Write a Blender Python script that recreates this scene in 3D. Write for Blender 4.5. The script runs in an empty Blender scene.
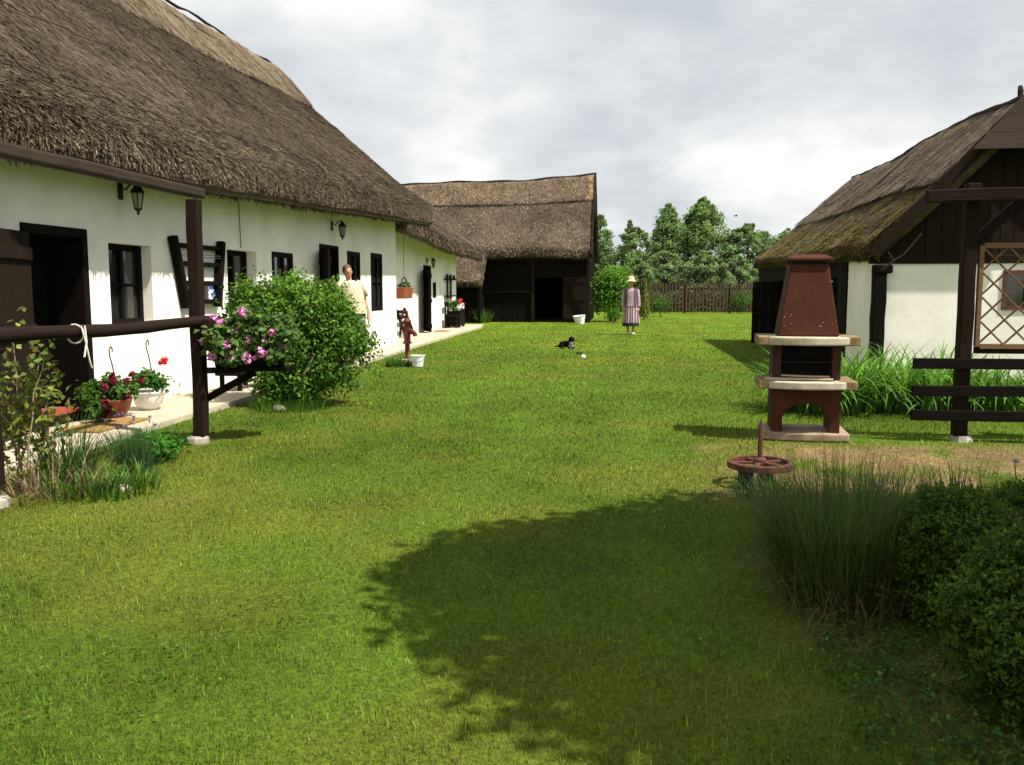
import bpy, math, random
import numpy as np
from mathutils import Vector, Matrix
R = math.radians
random.seed(7)
rng = np.random.default_rng(11)
SC = bpy.context.scene
COL = SC.collection

# ------------------------------------------------------------------ frame of the yard
TH = R(7.7)                       # the farm yard runs 7.7 degrees to the right of the view
ct, st = math.cos(TH), math.sin(TH)
CAMH = 1.35
def uy(w, s, z=0.): return (w*ct + s*st, -w*st + s*ct, z)      # yard (across, along, up) -> world
def to_yard(X, Y): return X*ct - Y*st, X*st + Y*ct
SUN_EL, SUN_AZ = R(58), R(28)     # sun on the right, 28 degrees behind the shoulder
SUN_DIR = Vector((math.cos(SUN_EL)*math.cos(SUN_AZ), -math.cos(SUN_EL)*math.sin(SUN_AZ), math.sin(SUN_EL)))

# ------------------------------------------------------------------ noise
def vnoise(P, seed=0):
    P = np.asarray(P, float)
    i = np.floor(P).astype(np.int64); f = P - i
    f = f*f*(3-2*f)
    def h(ix, iy, iz):
        n = (ix*374761393 + iy*668265263 + iz*2147483647 + seed*974634777) & 0xffffffff
        n = ((n ^ (n >> 13))*1274126177) & 0xffffffff
        n = ((n ^ (n >> 16))*2246822519) & 0xffffffff
        return ((n ^ (n >> 15)) & 0xffff)/65535.
    out = 0
    for a in (0, 1):
        for b in (0, 1):
            for c in (0, 1):
                w = (f[..., 0] if a else 1-f[..., 0])*(f[..., 1] if b else 1-f[..., 1])*(f[..., 2] if c else 1-f[..., 2])
                out = out + w*h(i[..., 0]+a, i[..., 1]+b, i[..., 2]+c)
    return out
def fbm(P, seed=0, o=4):
    P = np.asarray(P, float); v = 0; a = .5; t = 0
    for k in range(o):
        v = v + a*vnoise(P*2**k, seed+k); t += a; a *= .5
    return v/t
def sstep(a, b, x):
    t = np.clip((x-a)/(b-a), 0, 1); return t*t*(3-2*t)
def n2(X, Y, sc, seed, o=3): return fbm(np.stack([np.asarray(X)*sc, np.asarray(Y)*sc, np.zeros_like(X)], -1), seed, o)

# ------------------------------------------------------------------ materials
MATS = {}
def nodes(name):
    m = bpy.data.materials.new(name); m.use_nodes = True
    nt = m.node_tree; b = nt.nodes['Principled BSDF']
    return m, nt, b
def ramp(nt, fac, stops):
    r = nt.nodes.new('ShaderNodeValToRGB'); e = r.color_ramp.elements
    while len(e) < len(stops): e.new(.5)
    for el, (p, c) in zip(e, stops): el.position = p; el.color = (*c, 1)
    nt.links.new(fac, r.inputs[0]); return r.outputs[0]
def noise(nt, scale, detail=6, rough=.6, stretch=None, coord='Object', dist=0.):
    tc = nt.nodes.new('ShaderNodeTexCoord'); out = tc.outputs[coord]
    if stretch:
        mp = nt.nodes.new('ShaderNodeMapping'); mp.inputs['Scale'].default_value = stretch
        nt.links.new(out, mp.inputs[0]); out = mp.outputs[0]
    n = nt.nodes.new('ShaderNodeTexNoise'); n.inputs['Scale'].default_value = scale
    n.inputs['Detail'].default_value = detail; n.inputs['Roughness'].default_value = rough
    n.inputs['Distortion'].default_value = dist
    nt.links.new(out, n.inputs['Vector']); return n.outputs['Fac']
def bump(nt, b, h, strength=.4, dist=.01):
    bp = nt.nodes.new('ShaderNodeBump'); bp.inputs['Strength'].default_value = strength
    bp.inputs['Distance'].default_value = dist
    nt.links.new(h, bp.inputs['Height']); nt.links.new(bp.outputs[0], b.inputs['Normal'])
def mixc(nt, fac, a, b, mode='MIX'):
    m = nt.nodes.new('ShaderNodeMix'); m.data_type = 'RGBA'; m.blend_type = mode
    for k, v in ((0, fac), (6, a), (7, b)):
        if hasattr(v, 'is_linked') or isinstance(v, bpy.types.NodeSocket): nt.links.new(v, m.inputs[k])
        else: m.inputs[k].default_value = v if k == 0 else (*v, 1)
    return m.outputs[2]
def plain(name, c0, c1, scale=6, rough=.8, stretch=None, bstr=.3, bdist=.006, metal=0, spec=.3, detail=6, lo=.3, hi=.7):
    m, nt, b = nodes(name)
    f = noise(nt, scale, detail, .62, stretch)
    nt.links.new(ramp(nt, f, [(lo, c0), (hi, c1)]), b.inputs['Base Color'])
    b.inputs['Roughness'].default_value = rough; b.inputs['Metallic'].default_value = metal
    b.inputs['Specular IOR Level'].default_value = spec
    if bstr: bump(nt, b, f, bstr, bdist)
    MATS[name] = m; return m
def wood(name, c0, c1, axis, spec=.07):
    s = [9, 9, 9]; s['xyz'.index(axis)] = .7
    m, nt, b = nodes(name)
    f = noise(nt, 6, 8, .65, tuple(s), dist=.6); g = noise(nt, 1.6, 3, .5)
    c = ramp(nt, f, [(.28, c0), (.72, c1)])
    c = mixc(nt, g, c, tuple(.55*x for x in c1))
    nt.links.new(c, b.inputs['Base Color']); b.inputs['Roughness'].default_value = .8
    b.inputs['Specular IOR Level'].default_value = spec
    bump(nt, b, f, .6, .008); MATS[name] = m; return m
DW0, DW1 = (.006, .004, .0028), (.025, .0155, .0105)
for ax in 'xyz':
    wood('dark_wood_'+ax, DW0, DW1, ax)
    wood('black_wood_'+ax, (.003, .0022, .0018), (.010, .0072, .0056), ax)
    wood('grey_wood_'+ax, (.016, .0115, .0085), (.06, .044, .032), ax)
    wood('fence_wood_'+ax, (.034, .023, .015), (.125, .088, .058), ax)
    wood('rusty_wood_'+ax, (.08, .046, .024), (.28, .175, .095), ax)
def plaster():
    m, nt, b = nodes('whitewash')
    f = noise(nt, 1.3, 5, .6); g = noise(nt, 14, 6, .7)
    c = ramp(nt, f, [(.25, (.68, .655, .575)), (.62, (.83, .81, .745))])
    tc = nt.nodes.new('ShaderNodeTexCoord'); sx = nt.nodes.new('ShaderNodeSeparateXYZ'); nt.links.new(tc.outputs['Object'], sx.inputs[0])
    mr = nt.nodes.new('ShaderNodeMapRange'); mr.inputs[1].default_value = .0; mr.inputs[2].default_value = .28; mr.inputs[3].default_value = .75; mr.inputs[4].default_value = 0
    nt.links.new(sx.outputs[2], mr.inputs[0])
    mu = nt.nodes.new('ShaderNodeMath'); mu.operation = 'MULTIPLY'; nt.links.new(mr.outputs[0], mu.inputs[0]); nt.links.new(g, mu.inputs[1])
    c = mixc(nt, mu.outputs[0], c, (.42, .38, .3))
    nt.links.new(c, b.inputs['Base Color']); b.inputs['Roughness'].default_value = .9
    b.inputs['Specular IOR Level'].default_value = .15
    bump(nt, b, f, .3, .04); MATS['whitewash'] = m
plaster()
def attr_mat(name, transl=0., rough=.7, spec=.2, nscale=None, nlo=.5, bstr=0, stretch=None, bdist=.02):
    m, nt, b = nodes(name)
    a = nt.nodes.new('ShaderNodeAttribute'); a.attribute_name = 'Col'; c = a.outputs['Color']
    if nscale:
        f = noise(nt, nscale, 8, .7, stretch)
        k = ramp(nt, f, [(.3, (nlo,)*3), (.7, (2-nlo,)*3)])
        c = mixc(nt, 1., c, k, 'MULTIPLY')
        if bstr: bump(nt, b, f, bstr, bdist)
    nt.links.new(c, b.inputs['Base Color']); b.inputs['Roughness'].default_value = rough
    b.inputs['Specular IOR Level'].default_value = spec
    if transl:
        t = nt.nodes.new('ShaderNodeBsdfTranslucent'); mx = nt.nodes.new('ShaderNodeMixShader')
        hs = nt.nodes.new('ShaderNodeHueSaturation'); hs.inputs['Value'].default_value = 1.25; hs.inputs['Saturation'].default_value = 1.02
        nt.links.new(c, hs.inputs['Color']); nt.links.new(hs.outputs[0], t.inputs[0])
        mx.inputs[0].default_value = transl
        nt.links.new(b.outputs[0], mx.inputs[1]); nt.links.new(t.outputs[0], mx.inputs[2])
        nt.links.new(mx.outputs[0], nt.nodes['Material Output'].inputs[0])
    MATS[name] = m; return m
attr_mat('leaf', .38, .65, .12)
attr_mat('far_leaf', .4, .9, .0)
attr_mat('grass_blade', .35, .6, .2)
attr_mat('petal', .25, .6, .2)
attr_mat('straw', 0, .9, .1, 9, .45, .7)
attr_mat('ground', 0, .95, .05, 38, .45, .8)
plain('concrete', (.33, .285, .2), (.46, .4, .3), 3, .9, bstr=.25)
plain('stone', (.17, .155, .125), (.36, .33, .28), 5, .9, bstr=.6, bdist=.03)
plain('terracotta', (.17, .045, .018), (.26, .075, .03), 5, .6)
plain('white_glaze', (.62, .6, .55), (.78, .77, .72), 4, .35, bstr=.05)
plain('white_plastic', (.68, .69, .68), (.8, .8, .8), 4, .4, bstr=.05)
plain('red_iron', (.07, .014, .01), (.15, .03, .02), 9, .6, bstr=.5)
plain('rust', (.045, .014, .01), (.13, .042, .026), 14, .75, bstr=.5)
plain('hood_paint', (.043, .0135, .007), (.068, .022, .011), 3., .75, stretch=(4, 4, 1.4), spec=.12, bstr=.25)
plain('dark_brick', (.03, .011, .008), (.06, .02, .013), 8, .8, bstr=.5)
plain('soot', (.008, .007, .006), (.025, .02, .017), 6, .9)
plain('slab', (.26, .23, .16), (.52, .48, .38), 7, .85, bstr=.4)
plain('aged_slab', (.09, .06, .025), (.3, .22, .11), 12, .9, bstr=.5)
plain('plinth', (.14, .085, .06), (.34, .26, .19), 6, .9, bstr=.5)
plain('board', (.4, .3, .18), (.6, .5, .34), 5, .7, (1, 14, 14))
plain('coir', (.16, .085, .025), (.34, .2, .07), 60, .95, bstr=.8)
plain('red_rug', (.2, .035, .02), (.3, .07, .04), 50, .95, bstr=.8)
plain('black_iron', (.008, .008, .008), (.02, .02, .02), 12, .5, bstr=.1)
plain('lamp_glass', (.25, .24, .2), (.34, .33, .28), 3, .12, bstr=0, spec=.6)
plain('pane_glass', (.012, .013, .013), (.03, .032, .03), 2, .06, bstr=0, spec=.8)
plain('string', (.5, .48, .42), (.65, .62, .55), 20, .9)
plain('wire', (.1, .1, .1), (.2, .2, .2), 20, .5)
plain('skin', (.42, .2, .13), (.5, .25, .165), 8, .55, bstr=.05)
plain('hair', (.06, .04, .028), (.12, .085, .06), 30, .8, (1, 1, .2))
plain('cream_shirt', (.5, .43, .29), (.6, .53, .38), 10, .9)
plain('trousers', (.05, .05, .06), (.09, .09, .1), 10, .9)
plain('straw_hat', (.42, .33, .19), (.6, .5, .32), 40, .9, (1, 1, 4))
plain('shoe', (.4, .37, .33), (.55, .52, .48), 10, .7)
plain('hem', (.01, .008, .01), (.02, .015, .02), 10, .95)
plain('stem', (.05, .06, .02), (.1, .1, .04), 12, .8)
plain('dry_stem', (.16, .11, .06), (.32, .24, .14), 12, .85)
plain('bark', (.06, .045, .033), (.16, .13, .1), 8, .9, (3, 3, .6), .8, .03)
plain('dark_eye', (.01, .008, .006), (.02, .015, .01), 4, .3, bstr=0)
plain('lip', (.3, .09, .07), (.36, .11, .09), 4, .5, bstr=0)
plain('rubber_black', (.012, .012, .012), (.03, .03, .03), 6, .8)
plain('feather', (.012, .012, .014), (.03, .03, .035), 10, .7)
def dress_mat():
    m, nt, b = nodes('striped_dress')
    tc = nt.nodes.new('ShaderNodeTexCoord'); s = nt.nodes.new('ShaderNodeSeparateXYZ'); nt.links.new(tc.outputs['Object'], s.inputs[0])
    w = nt.nodes.new('ShaderNodeTexWave'); w.inputs['Scale'].default_value = 4.2; w.inputs['Distortion'].default_value = 1.2; w.inputs['Detail'].default_value = 2
    nt.links.new(tc.outputs['Object'], w.inputs[0])
    c = ramp(nt, w.outputs['Fac'], [(.15, (.085, .05, .075)), (.45, (.2, .135, .165)), (.8, (.42, .31, .33))])
    nt.links.new(c, b.inputs['Base Color']); b.inputs['Roughness'].default_value = .9
    MATS['striped_dress'] = m
dress_mat()
def jacket_mat():
    m, nt, b = nodes('mauve_jacket')
    tc = nt.nodes.new('ShaderNodeTexCoord'); sp = nt.nodes.new('ShaderNodeSeparateXYZ'); nt.links.new(tc.outputs['Object'], sp.inputs[0])
    ab = nt.nodes.new('ShaderNodeMath'); ab.operation = 'ABSOLUTE'; nt.links.new(sp.outputs[0], ab.inputs[0])
    c = ramp(nt, ab.outputs[0], [(.085, (.31, .22, .24)), (.1, (.07, .045, .07)), (.19, (.09, .055, .08)), (.205, (.3, .225, .25))])
    nt.links.new(c, b.inputs['Base Color']); b.inputs['Roughness'].default_value = .9; MATS['mauve_jacket'] = m
jacket_mat()
def fur_mat():
    m, nt, b = nodes('dog_fur')
    tc = nt.nodes.new('ShaderNodeTexCoord'); s = nt.nodes.new('ShaderNodeVectorMath'); s.operation = 'DISTANCE'
    s.inputs[1].default_value = (.10, -.14, .09); nt.links.new(tc.outputs['Object'], s.inputs[0])
    n = noise(nt, 30, 4); ad = nt.nodes.new('ShaderNodeMath'); ad.operation = 'MULTIPLY_ADD'; ad.inputs[1].default_value = .05
    nt.links.new(n, ad.inputs[0]); nt.links.new(s.outputs['Value'], ad.inputs[2])
    c = ramp(nt, ad.outputs[0], [(.075, (.3, .3, .34)), (.105, (.0035, .003, .003))])
    nt.links.new(c, b.inputs['Base Color']); b.inputs['Roughness'].default_value = .7; b.inputs['Specular IOR Level'].default_value = .05
    bump(nt, b, n, .5, .01); MATS['dog_fur'] = m
fur_mat()
def china():
    m, nt, b = nodes('blue_china')
    f = noise(nt, 16, 2, .5)
    nt.links.new(ramp(nt, f, [(.47, (.75, .76, .78)), (.53, (.02, .05, .3))]), b.inputs['Base Color']); b.inputs['Roughness'].default_value = .2
    MATS['blue_china'] = m
china()

# ------------------------------------------------------------------ object helpers
BASE = {}
def link(o): COL.objects.link(o); return o
def tag(o, label=None, cat=None, group=None, kind=None):
    for k, v in (('label', label), ('category', cat), ('group', group), ('kind', kind)):
        if v: o[k] = v
    return o
def thing(name, label, cat, w, s, z=0., group=None):           # aligned with the yard; parts are given in yard coordinates
    o = link(bpy.data.objects.new(name, None)); o.location = uy(w, s, z); o.rotation_euler = (0, 0, -TH)
    o.empty_display_size = .2; BASE[o] = (w, s, z)
    return tag(o, label, cat, group)
def thing_at(name, label, cat, X, Y, z=0., rz=0., group=None):  # free-standing; parts are given in its own coordinates
    o = link(bpy.data.objects.new(name, None)); o.location = (X, Y, z); o.rotation_euler = (0, 0, rz)
    o.empty_display_size = .2; BASE[o] = (0, 0, 0)
    return tag(o, label, cat, group)
def finish(me, name, mat, parent, base, loc=None, rz=None, smooth=False):
    me.materials.append(MATS[mat] if isinstance(mat, str) else mat)
    if smooth: me.polygons.foreach_set('use_smooth', [True]*len(me.polygons))
    o = link(bpy.data.objects.new(name, me))
    if parent is not None: o.parent = parent; BASE[o] = BASE[parent]
    elif base is not None: o.location = uy(*base); o.rotation_euler = (0, 0, -TH); BASE[o] = base
    else:
        if loc: o.location = loc
        if rz: o.rotation_euler = (0, 0, rz)
        BASE[o] = (0, 0, 0)
    return o
class MB:
    def __init__(s): s.v = []; s.f = []
    def add(s, vs, fs):
        b = len(s.v); s.v += [tuple(map(float, v)) for v in vs]; s.f += [tuple(b+i for i in f) for f in fs]; return s
    def quad(s, a, b, c, d): return s.add([a, b, c, d], [(0, 1, 2, 3)])
    def box(s, x0, x1, y0, y1, z0, z1):
        return s.add([(x0, y0, z0), (x1, y0, z0), (x1, y1, z0), (x0, y1, z0), (x0, y0, z1), (x1, y0, z1), (x1, y1, z1), (x0, y1, z1)],
                     [(3, 2, 1, 0), (4, 5, 6, 7), (0, 1, 5, 4), (1, 2, 6, 5), (2, 3, 7, 6), (3, 0, 4, 7)])
    def beam(s, a, b, wd, ht, jit=0., n=1, up=(0, 0, 1)):
        a, b = Vector(a), Vector(b); d = (b-a).normalized(); u = Vector(up)
        if abs(d.dot(u)) > .95: u = Vector((0, 1, 0))
        x = d.cross(u).normalized(); y = x.cross(d)
        vs = []; fs = []
        for i in range(n+1):
            c = a.lerp(b, i/n); jx, jy = random.uniform(-jit, jit), random.uniform(-jit, jit); k = 1+random.uniform(-jit, jit)*3
            for (p, q) in ((-1, -1), (1, -1), (1, 1), (-1, 1)):
                vs.append(c + x*(p*wd/2*k+jx) + y*(q*ht/2*k+jy))
        for i in range(n):
            for k in range(4): fs.append((4*i+k, 4*i+(k+1) % 4, 4*i+4+(k+1) % 4, 4*i+4+k))
        fs += [(3, 2, 1, 0), (4*n, 4*n+1, 4*n+2, 4*n+3)]
        return s.add(vs, fs)
    def tube(s, pts, rad, n=8, flat=1.):
        pts = [Vector(p) for p in pts]
        if not hasattr(rad, '__len__'): rad = [rad]*len(pts)
        vs = []; fs = []; px = None
        for i, p in enumerate(pts):
            d = (pts[min(i+1, len(pts)-1)]-pts[max(i-1, 0)])
            d = d.normalized() if d.length > 1e-9 else Vector((0, 0, 1))
            if px is None:
                px = d.orthogonal().normalized()
            else:
                px = (px - d*px.dot(d)); px = px.normalized() if px.length > 1e-6 else d.orthogonal().normalized()
            y = d.cross(px)
            for k in range(n):
                t = 2*math.pi*k/n; vs.append(p + (px*math.cos(t) + y*math.sin(t)*flat)*rad[i])
        m = len(pts)
        for i in range(m-1):
            for k in range(n): fs.append((i*n+k, i*n+(k+1) % n, (i+1)*n+(k+1) % n, (i+1)*n+k))
        fs += [tuple(range(n-1, -1, -1)), tuple(range((m-1)*n, m*n))]
        return s.add(vs, fs)
    def lathe(s, prof, c=(0, 0, 0), n=20, sx=1., sy=1., close=True):
        vs = []; fs = []
        for r, z in prof:
            for k in range(n):
                t = 2*math.pi*k/n; vs.append((c[0]+r*math.cos(t)*sx, c[1]+r*math.sin(t)*sy, c[2]+z))
        m = len(prof)
        for i in range(m-1):
            for k in range(n): fs.append((i*n+k, i*n+(k+1) % n, (i+1)*n+(k+1) % n, (i+1)*n+k))
        if close: fs += [tuple(range(n-1, -1, -1)), tuple(range((m-1)*n, m*n))]
        return s.add(vs, fs)
    def ball(s, c, r, n=12, m=8):
        if not hasattr(r, '__len__'): r = (r, r, r)
        prof = [(math.sin(math.pi*i/m), -math.cos(math.pi*i/m)) for i in range(m+1)]
        prof[0] = (1e-3, -1); prof[-1] = (1e-3, 1)
        vs = []; fs = []
        for a, z in prof:
            for k in range(n): t = 2*math.pi*k/n; vs.append((c[0]+r[0]*a*math.cos(t), c[1]+r[1]*a*math.sin(t), c[2]+r[2]*z))
        for i in range(m):
            for k in range(n): fs.append((i*n+k, i*n+(k+1) % n, (i+1)*n+(k+1) % n, (i+1)*n+k))
        fs += [tuple(range(n-1, -1, -1)), tuple(range(m*n, m*n+n))]
        return s.add(vs, fs)
    def prism(s, poly, d0, d1, f):        # poly of 2D points extruded; f(p, d) -> 3D
        n = len(poly)
        return s.add([f(p, d0) for p in poly]+[f(p, d1) for p in poly],
                     [tuple(range(n-1, -1, -1)), tuple(range(n, 2*n))]+[(i, (i+1) % n, n+(i+1) % n, n+i) for i in range(n)])
    def build(s, name, mat, parent=None, base=None, loc=None, rz=None, smooth=False, bevel=0., off=True):
        bs = BASE[parent] if parent is not None else (base or (0, 0, 0))
        me = bpy.data.meshes.new(name)
        me.from_pydata([(v[0]-bs[0], v[1]-bs[1], v[2]-bs[2]) for v in s.v], [], s.f); me.update()
        o = finish(me, name, mat, parent, base, loc, rz, smooth)
        if bevel:
            b = o.modifiers.new('bevel', 'BEVEL'); b.width = bevel; b.segments = 2; b.limit_method = 'ANGLE'
        return o
def npbuild(name, parts, mat, parent=None, base=None, loc=None, rz=None, smooth=False):
    bs = np.array(BASE[parent] if parent is not None else (base or (0, 0, 0)))
    V = []; L = []; ST = []; C = []; vo = 0; lo = 0
    for v, f, c in parts:
        v = np.asarray(v, float).reshape(-1, 3); f = np.asarray(f, np.int64)
        V.append(v); L.append((f+vo).ravel()); k = f.shape[1]
        ST.append(lo+np.arange(f.shape[0])*k); lo += f.size; vo += len(v)
        c = np.asarray(c, float)
        if c.ndim == 1: c = np.tile(c, (len(v), 1))
        C.append(c)
    V = np.concatenate(V)-bs; L = np.concatenate(L); ST = np.concatenate(ST); C = np.concatenate(C)
    me = bpy.data.meshes.new(name)
    me.vertices.add(len(V)); me.vertices.foreach_set('co', V.astype(np.float32).ravel())
    me.loops.add(len(L)); me.loops.foreach_set('vertex_index', L.astype(np.int32))
    me.polygons.add(len(ST)); me.polygons.foreach_set('loop_start', ST.astype(np.int32))
    me.update(calc_edges=True); me.validate()
    a = me.attributes.new('Col', 'FLOAT_COLOR', 'POINT')
    a.data.foreach_set('color', np.concatenate([C, np.ones((len(C), 1))], 1).astype(np.float32).ravel())
    return finish(me, name, mat, parent, base, loc, rz, smooth)
def nrm(v): return v/np.maximum(np.linalg.norm(v, axis=-1, keepdims=True), 1e-9)

# leaves: folded diamonds
def leaves(P, N, L, W, C, droop=.3):
    n = len(P); P = np.asarray(P); N = nrm(np.asarray(N))
    r = nrm(rng.normal(size=(n, 3))); r[:, 2] -= droop
    D = nrm(r - N*np.sum(r*N, 1, keepdims=True)); S = np.cross(D, N)
    L = np.broadcast_to(np.asarray(L, float).reshape(-1, 1), (n, 1)); W = np.broadcast_to(np.asarray(W, float).reshape(-1, 1), (n, 1))
    a = P; t = P + D*L - N*L*.12
    l = P + D*L*.45 + S*W*.5 + N*W*.18; q = P + D*L*.45 - S*W*.5 + N*W*.18
    V = np.stack([a, l, t, q], 1).reshape(-1, 3)
    b = np.arange(n)[:, None]*4
    F = np.concatenate([b+np.array([[0, 1, 2]]), b+np.array([[0, 2, 3]])], 0)
    return V, F, np.repeat(C, 4, 0)
def jitcol(n, base, var=.25, hue=.1):
    k = np.exp(rng.normal(0, var, (n, 1))); c = np.array(base)[None]*k
    h = rng.normal(0, hue, (n, 1)); c = c*np.concatenate([1+h, 1+h*.2, 1-h*.3], 1)
    return np.clip(c, .002, .9)
# grass-like strips
def strips(B, az, tilt, L, W, bend, C, nseg=2, tipc=None):
    n = len(B); L = np.broadcast_to(L, n).astype(float); W = np.broadcast_to(W, n).astype(float)
    dx, dy = np.cos(az), np.sin(az); p = np.array(B, float); vs = []; cs = []
    for i in range(nseg+1):
        t = i/nseg
        wd = W*.5*(1-t**1.6) if i < nseg else W*.02
        off = np.stack([-dy*wd, dx*wd, np.zeros(n)], 1)
        vs += [p+off, p-off]
        cc = C if tipc is None else C*(1-t)+tipc*t
        cs += [cc, cc]
        phi = tilt+bend*(t+.5/nseg)
        p = p + np.stack([dx*np.sin(phi), dy*np.sin(phi), np.cos(phi)], 1)*(L/nseg)[:, None]
    m = 2*(nseg+1)
    V = np.stack(vs, 1).reshape(-1, 3); CC = np.stack(cs, 1).reshape(-1, 3)
    b = np.arange(n)[:, None]*m
    F = np.concatenate([b+np.array([[2*i, 2*i+1, 2*i+3, 2*i+2]]) for i in range(nseg)], 0)
    return V, F, CC

# ------------------------------------------------------------------ thatch
STR_A, STR_B = np.array((.054, .039, .025)), np.array((.155, .118, .079))
def straw_color(P, seed, warm=0.):
    f = fbm(P*1.3, seed, 4); c = STR_A*(1-f[:, None])+STR_B*f[:, None]
    return c
def thatch(name, S, nu, nt, thick, parent, nsl=0, seed=1, fringe=0, colf=None, t0=0., t1=1., lift=0., ub=None, slL=(.08, .2), slW=(.007, .014), lump=1., spread=.3):
    """S(u,t)->(n,3) yard points, t from eave to ridge; solid slab with straw slivers and an eave fringe, one mesh"""
    round_ = t0 == 0
    def frame(u, t):
        e = 1e-3; p = S(u, t); du = S(np.clip(u+e, 0, 1), t)-S(np.clip(u-e, 0, 1), t); dt = S(u, np.clip(t+e, 0, 1))-S(u, np.clip(t-e, 0, 1))
        N = np.cross(du, dt); N *= np.sign(N[:, 2:3]+1e-12); N = nrm(N)
        h = (fbm(p*.9, seed, 3)-.5)*.10*lump + (fbm(p*4., seed+5, 3)-.5)*.05*lump + lift
        k = np.clip(1-(t-t0)/.075, 0, 1)**2 if round_ else 0*t
        h = h-.62*thick*k
        return p+N*h[:, None], N, nrm(du), nrm(dt-N*np.linalg.norm(dt, axis=1, keepdims=True)*(-.9*k)[:, None])
    colf = colf or (lambda P, t: straw_color(P, seed))
    us = np.linspace(0, 1, nu+1); ts = np.linspace(t0, t1, nt+1)
    U, T = [a.ravel() for a in np.meshgrid(us, ts, indexing='ij')]
    P, N, DU, DT = frame(U, T)
    edge = np.where(T <= t0+1e-6, .06, 0.)
    Q = S(U, T)-N*thick
    Pt = P - N*edge[:, None]
    n = len(P); idx = np.arange(n).reshape(nu+1, nt+1)
    a, b, c, d = idx[:-1, :-1].ravel(), idx[1:, :-1].ravel(), idx[1:, 1:].ravel(), idx[:-1, 1:].ravel()
    F = [np.stack([a, b, c, d], 1), np.stack([d, c, b, a], 1)+n]
    for e in (idx[:, 0], idx[:, -1], idx[0, :], idx[-1, :]):
        F.append(np.stack([e[:-1], e[1:], e[1:]+n, e[:-1]+n], 1))
    col = colf(P, T)*.75
    parts = [(np.concatenate([Pt, Q]), np.concatenate(F), np.concatenate([col, col*.8]))]
    def sliver(p, d, s, N, L, W, up, c):
        L, W, up = L[:, None], W[:, None], up[:, None]
        lo = p+d*L+N*up
        V = np.stack([p-s*W*.5, p+s*W*.5, lo+s*W*.4, lo-s*W*.4], 1).reshape(-1, 3)
        return V, np.arange(len(p))[:, None]*4+np.array([[0, 1, 2, 3]]), np.repeat(c, 4, 0)
    if nsl:
        u = rng.random(nsl); u = u if ub is None else ub(u); t = t0+(t1-t0)*rng.random(nsl)
        p, N_, du, dt = frame(u, t)
        ev = np.clip(1-(t-t0)/.3, 0, 1)*(1. if round_ else 0.)      # bristly trimmed ends towards the eave
        d = nrm(-dt + du*rng.normal(0, 1, (nsl, 1))*(spread+.2*ev)[:, None]); s = np.cross(d, N_)
        c = colf(p, t)*np.exp(rng.normal(-.05, 1., (nsl, 1))*(.46+.1*ev)[:, None])
        parts.append(sliver(p, d, s, N_, rng.uniform(*slL, nsl)*np.clip(.5+(t-t0)/.2, 0, 1), rng.uniform(*slW, nsl)*(1+.4*ev), rng.uniform(.004, .028, nsl)*(1+.3*ev), np.clip(c, .008, .32)))
    if fringe:
        u = rng.random(fringe); u = u if ub is None else ub(u)
        p, N_, du, dt = frame(u, np.full(fringe, t0)+rng.random(fringe)*.012)
        r = rng.random(fringe)*thick; p = p-N_*(r*.62)[:, None]+dt*.05
        d = nrm(-dt-N_*rng.uniform(-.15, .35, (fringe, 1))+du*rng.normal(0, .25, (fringe, 1)))
        s = nrm(np.cross(d, nrm(rng.normal(size=(fringe, 3)))))
        c = colf(p, np.zeros(fringe))*np.exp(rng.normal(0, .5, (fringe, 1)))
        parts.append(sliver(p, d, s, N_, rng.uniform(.025, .065, fringe), rng.uniform(.006, .016, fringe), np.zeros(fringe), np.clip(c*.95, .008, .32)))
    return npbuild(name, parts, 'straw', parent)

# ------------------------------------------------------------------ wall with openings (yard frame, plane w = W facing +w)
def front_wall(mb, W, s0, s1, top, ops, depth, zsplit=2.3):
    ss = sorted({s0, s1, *[x for o in ops for x in o[:2]], *[s0+k for k in range(1, int(s1-s0))]})
    zs = sorted({-.05, zsplit, *[z for o in ops for z in o[2:4]]})
    for a, b in zip(ss, ss[1:]):
        m = (a+b)/2
        for z0, z1 in zip(zs, zs[1:]):
            zc = (z0+z1)/2
            if not any(o[0] < m < o[1] and o[2] < zc < o[3] for o in ops):
                mb.quad((W, a, z0), (W, b, z0), (W, b, z1), (W, a, z1))
        mb.quad((W, a, zsplit), (W, b, zsplit), (W, b, top(b)), (W, a, top(a)))
    for a, b, z0, z1 in ops:
        B = W-depth
        mb.quad((W, a, z0), (B, a, z0), (B, a, z1), (W, a, z1)); mb.quad((W, b, z0), (W, b, z1), (B, b, z1), (B, b, z0))
        mb.quad((W, a, z1), (B, a, z1), (B, b, z1), (W, b, z1)); mb.quad((W, a, z0), (W, b, z0), (B, b, z0), (B, a, z0))
def window(parent, W, a, b, z0, z1, cols=2, rows=2, fr=.06, sill=False):
    f = MB(); d0, d1 = W-.05, W+.012
    f.box(d0, d1, a, a+fr, z0, z1); f.box(d0, d1, b-fr, b, z0, z1)
    f.box(d0, d1, a+fr, b-fr, z1-fr, z1); f.box(d0, d1, a+fr, b-fr, z0, z0+fr*1.1)
    for k in range(1, cols):
        c = a+(b-a)*k/cols; f.box(d0+.004, d1+.01, c-.03, c+.03, z0+fr*1.1, z1-fr)
    for k in range(1, rows):
        c = z0+(z1-z0)*k/rows
        for q in range(cols):
            x0 = a+(b-a)*q/cols+(fr if q == 0 else .03); x1 = a+(b-a)*(q+1)/cols-(fr if q == cols-1 else .03)
            f.box(d0+.006, d1-.004, x0, x1, c-.018, c+.018)
    fo = f.build('window', 'black_wood_z', parent, bevel=.006)
    MB().box(W-.048, W-.03, a+fr*.5, b-fr*.5, z0+fr*.5, z1-fr*.5).build('pane', 'pane_glass', fo)
    return fo

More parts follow.
